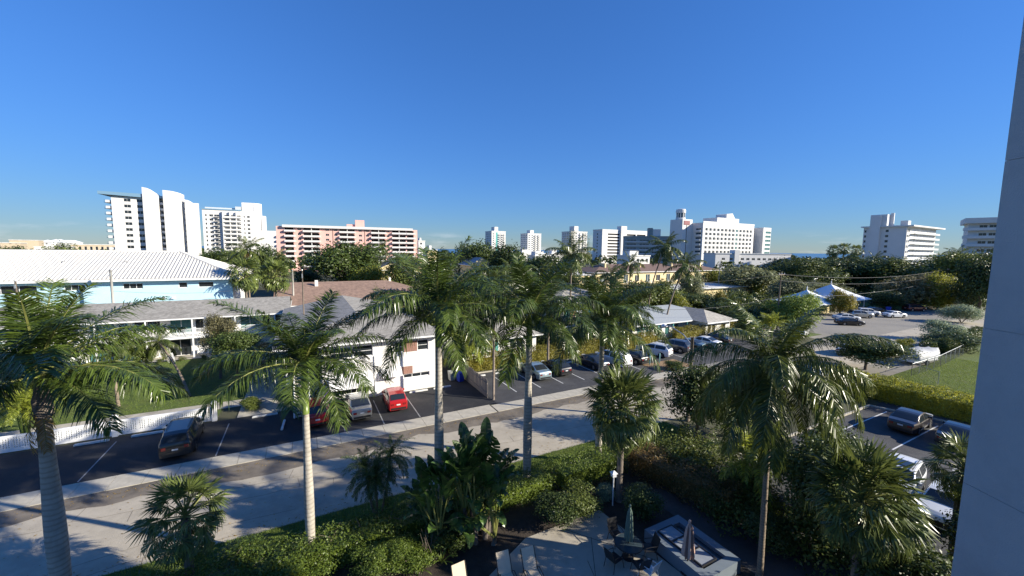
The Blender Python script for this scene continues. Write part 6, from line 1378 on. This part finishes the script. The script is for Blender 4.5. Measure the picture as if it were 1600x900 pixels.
for lab, px, py, Y, rx, rz, k, lod, v in (
  ('big spreading dark tree before the pink block', 545, 412, 115, 58, 36, 'darktree', 'near', 1),
  ('lighter olive fringe tree before the yellow house', 580, 430, 104, 28, 14, 'yellowtree', 'mid', 2),
  ('olive round tree right of the pink block', 640, 418, 98, 34, 24, 'midtree', 'mid', 3),
  ('small dark tree left of the big spreading tree', 478, 432, 120, 24, 12, 'darktree', 'mid', 4),
  ('dark shrub tree before the brown roof, right part', 655, 452, 70, 26, 20, 'midtree', 'mid', 1),
  ('yellow-green shrub tree at the end of the brown roof', 590, 455, 66, 15, 9, 'midtree', 'mid', 2),
  ('dark round tree behind the yellow gable', 745, 392, 130, 38, 18, 'darktree', 'mid', 1),
  ('dark tree right of the yellow gable', 795, 400, 120, 36, 18, 'darktree', 'mid', 2),
  ('dark tree left of the tall full palm', 850, 410, 110, 36, 18, 'darktree', 'mid', 3),
  ('olive tree below the tall full palm', 890, 440, 88, 32, 16, 'midtree', 'mid', 4),
  ('yellow-green hedge-like tree behind the grey hip roof', 915, 462, 80, 40, 16, 'yellowtree', 'mid', 1),
  ('dark tree behind the white two-storey house', 860, 445, 80, 24, 16, 'midtree', 'mid', 2),
  ('thick green tree left of the leaning coconuts', 985, 465, 72, 40, 28, 'midtree', 'mid', 3),
  ('green tree below the townhouses, behind the leaning coconuts', 1030, 455, 92, 40, 18, 'midtree', 'mid', 4),
  ('pale grey shrubby tree before the townhouses', 1078, 440, 104, 22, 14, 'greytree', 'mid', 1),
  ('yellow-green tree above the bungalow roof', 1060, 475, 76, 22, 14, 'yellowtree', 'mid', 2),
  ('green tree right of the townhouses', 1118, 432, 140, 26, 14, 'yellowtree', 'mid', 3),
  ('brown-grey tree right of the townhouses', 1168, 434, 128, 42, 22, 'greytree', 'mid', 3),
  ('bright yellow-green tree tip beside the brown-grey tree', 1190, 440, 124, 14, 12, 'yellowtree', 'mid', 4),
  ('dark shrub mass before the white flat roof, left', 1095, 468, 82, 38, 12, 'midtree', 'mid', 1),
  ('orange-tinted bush before the flat roof', 1125, 466, 80, 12, 11, 'croton', 'mid', 2),
  ('dark round tree right of the bungalow roof', 1135, 492, 76, 44, 22, 'darktree', 'mid', 2),
  ('dark bushy tree left of the tall utility pole', 1175, 500, 70, 36, 22, 'darktree', 'mid', 3),
  ('grey-tinted tree right of the tall utility pole', 1232, 450, 105, 28, 16, 'greytree', 'mid', 2),
  ('grey-green scrub behind the pavilions', 1275, 450, 118, 45, 9, 'greytree', 'mid', 4),
  ('dark tree right of the larger pavilion', 1385, 468, 100, 24, 16, 'darktree', 'mid', 1),
  ('leafy dark tree over the hotel annex, left of the skyline palms', 1262, 425, 135, 46, 22, 'midtree', 'near', 1),
  ('tall dark tree left of the skyline palms', 1228, 418, 150, 40, 14, 'darktree', 'mid', 2),
  ('dark spreading tree under the skyline palms', 1318, 425, 145, 50, 26, 'darktree', 'near', 3),
  ('sunlit green tree before the white mid-rise', 1372, 428, 138, 48, 26, 'darktree', 'near', 4),
  ('big dark tree right of the white mid-rise', 1440, 420, 128, 56, 30, 'midtree', 'near', 5),
  ('bare brownish tree in the middle of the right-hand woods', 1432, 450, 104, 44, 26, 'browntree', 'near', 1),
  ('yellow-green tree before the right-hand woods', 1470, 440, 100, 22, 20, 'yellowtree', 'mid', 3),
  ('dark tree below the shaded mid-rise', 1500, 425, 112, 44, 34, 'midtree', 'near', 2),
  ('dense dark tree against the right-hand wall', 1535, 440, 92, 40, 48, 'darktree', 'near', 3),
  ('grey-green shrub tree on the far verge', 1462, 468, 104, 30, 14, 'greytree', 'mid', 5),
  ('pale small tree on the far lawn by the wall', 1515, 462, 96, 20, 14, 'silver', 'mid', 3),
  ('dark tree behind the far street bend', 1405, 455, 112, 30, 20, 'darktree', 'mid', 4),
  ('rough tree behind the motel end wing, left of the middle palms', 690, 465, 62, 26, 20, 'midtree', 'mid', 5),
  ('dark shrub tree between the cottage and the white house', 835, 530, 56, 30, 18, 'darktree', 'mid', 1),
  ('dark green tree right of the white two-storey house', 940, 520, 60, 28, 16, 'midtree', 'mid', 2),
  ('dark tree at the far left, behind the ribbed roof', 25, 396, 150, 40, 14, 'darktree', 'mid', 3),
  ('round dark tree behind the middle of the ribbed roof', 100, 393, 160, 34, 12, 'midtree', 'mid', 4),
  ('dark tree between the finned tower and the shaggy palm', 345, 396, 140, 26, 10, 'darktree', 'mid', 1),
  ('dark trees behind the shaggy palm', 412, 400, 130, 30, 14, 'darktree', 'mid', 5)):
    ptree(lab, px, py, Y, rx, rz, k, lod, v, group='background trees')
# feathery pine
p = D(898, 392, 105); tree('feathery grey-green pine before the right distant tower', p[:2], p[2] + .5, 5.2, 5.6, 'greytree', 'cas', 1, 'pine_tree', rt=.3)
# ---------------------------------------------------------------- far wood and grass
rs = np.random.RandomState(11); C = []; N = []; S = []
for i in range(950):
    Y = 125 + 600 * rs.rand() ** 1.3; x = rs.uniform(-1.55, 1.45) * Y
    if (-1.1 * Y < x < 1.4 * Y) and Y < 150: continue
    h = rs.uniform(5, 9.5) * (1 + .0006 * Y); r_ = rs.uniform(3, 6); n = 70
    d = rs.normal(0, 1, (n, 3)); d[:, 2] = np.abs(d[:, 2]); d /= np.linalg.norm(d, axis=1)[:, None]
    C.append(np.array([x, Y, h * .45]) + d * np.array([r_, r_, h * .55]) * rs.uniform(.7, 1.05, (n, 1))); N.append(d); S.append(rs.uniform(.9, 1.9, n) * (1 + Y / 900))
o = part('distant_woods', leafcloud('distant_woods', np.vstack(C), np.vstack(N), np.concatenate(S), 'darktree', 12, .7), None)
tag(o, 'far dark tree canopy between the houses and the high-rises', 'woods', None, 'stuff')
# dense dark planting right of the patio
C = []; N = []; S = []
for i in range(75):
    u = rs.uniform(18.2, 24.5); v = rs.uniform(1, 18.3) if i % 3 else rs.uniform(12, 18.3)
    if u < 19.2 and v > 12: u += 1.6
    x, y, _ = W(u, v); h = rs.uniform(.8, 2.2); r_ = rs.uniform(.6, 1.2); n = 380
    d = rs.normal(0, 1, (n, 3)); d[:, 2] = np.abs(d[:, 2]); d /= np.linalg.norm(d, axis=1)[:, None]
    C.append(np.array([x, y, .05]) + d * np.array([r_, r_, h]) * rs.uniform(.5, 1.05, (n, 1))); N.append(d); S.append(rs.uniform(.09, .22, n))
o = part('border_planting', leafcloud('border_planting', np.vstack(C), np.vstack(N), np.concatenate(S), 'midtree', 14, .55), None)
tag(o, 'dense mixed planting between the hot tub and the right-hand lot', 'undergrowth', None, 'stuff')
# garden undergrowth filling the plots between the houses
BUILT = [(-63, 60, -1, 98), (-6, 58, 14, 64), (-9, 79, 30, 104), (0, 37, 13, 64), (14, 30, 29, 55), (36, 52, 52, 69), (45, 73, 62, 86), (43.5, 39, 64.5, 55), (93, 75, 127, 91), (131, 63, 147, 74), (76, 90, 136, 106), (66, 91, 76, 103), (100, 43, 130, 59), (15, 20, 62, 40), (73, 20, 150, 46.5), (133, 40, 172, 53), (-70, 0, 14, 60), (48, 0, 106, 22)]
C = []; N = []; S = []; cnt = 0
while cnt < 620:
    u = rs.uniform(-5, 175); v = rs.uniform(40, 128)
    if any(a - 1.5 < u < c + 1.5 and b_ - 1.5 < v < d_ + 1.5 for a, b_, c, d_ in BUILT): continue
    cnt += 1; x, y, _ = W(u, v); h = rs.uniform(1.2, 3.6); r_ = rs.uniform(1.2, 3.2); n = 150
    d = rs.normal(0, 1, (n, 3)); d[:, 2] = np.abs(d[:, 2]); d /= np.linalg.norm(d, axis=1)[:, None]
    C.append(np.array([x, y, .1]) + d * np.array([r_, r_, h]) * rs.uniform(.6, 1.05, (n, 1))); N.append(d); S.append(rs.uniform(.35, .75, n))
o = part('garden_undergrowth', leafcloud('garden_undergrowth', np.vstack(C), np.vstack(N), np.concatenate(S), 'midtree', 13, .6), None)
tag(o, 'low mixed garden greenery filling the plots between the houses', 'undergrowth', None, 'stuff')
def grass(name, label, u0, v0, u1, v1, n, h, z, seed):
    rs = np.random.RandomState(seed); u = rs.uniform(u0, u1, n); v = rs.uniform(v0, v1, n); x = CU * u - SU * v; y = SU * u + CU * v; a = rs.uniform(0, 6.28, n); hh = h * rs.uniform(.5, 1.2, n); w = .012
    V = np.empty((n, 3, 3)); V[:, 0] = np.stack([x - w * np.cos(a), y - w * np.sin(a), np.full(n, z)], 1); V[:, 1] = np.stack([x + w * np.cos(a), y + w * np.sin(a), np.full(n, z)], 1); V[:, 2] = np.stack([x + hh * .5 * np.cos(a * 3), y + hh * .5 * np.sin(a * 3), z + hh], 1)
    me = bpy.data.meshes.new(name); me.vertices.add(3 * n); me.vertices.foreach_set('co', V.reshape(-1)); me.loops.add(3 * n); me.loops.foreach_set('vertex_index', np.arange(3 * n, dtype=np.int32)); me.polygons.add(n); me.polygons.foreach_set('loop_start', np.arange(0, 3 * n, 3, dtype=np.int32)); me.materials.append(MATS['grass']); me.update(calc_edges=True); me.validate()
    o = part(name, me, None); tag(o, label, 'grass', None, 'stuff')
grass('verge_grass', 'short mown grass on the verge along the near kerb', -24, 19.3, 26, 21.75, 60000, .09, .018, 1)
grass('lawn_grass', 'mown lawn before the motel', -34, 42.5, 0, 60.4, 60000, .10, .02, 2)
grass('field_grass', 'lawn behind the right-hand clipped hedge', 50.4, 7.2, 78, 18.5, 50000, .12, .02, 3)

# fallen leaves and grit swept against the kerbs
rs = np.random.RandomState(21); n = 3200; u = rs.uniform(-30, 42, n); v = np.where(rs.rand(n) < .5, 29.2 - np.abs(rs.normal(0, .45, n)), np.where(rs.rand(n) < .5, 21.9 + np.abs(rs.normal(0, .5, n)), rs.uniform(22, 29, n)))
C = np.stack([CU * u - SU * v, SU * u + CU * v, np.full(n, .034)], 1); o = part('leaf_litter', leafcloud('leaf_litter', C, np.tile([0, 0, 4.], (n, 1)), rs.uniform(.04, .16, n), 'deadfrond', 22, .4), None)
tag(o, 'scattered dry leaves along the street edges', 'leaf litter', None, 'stuff')
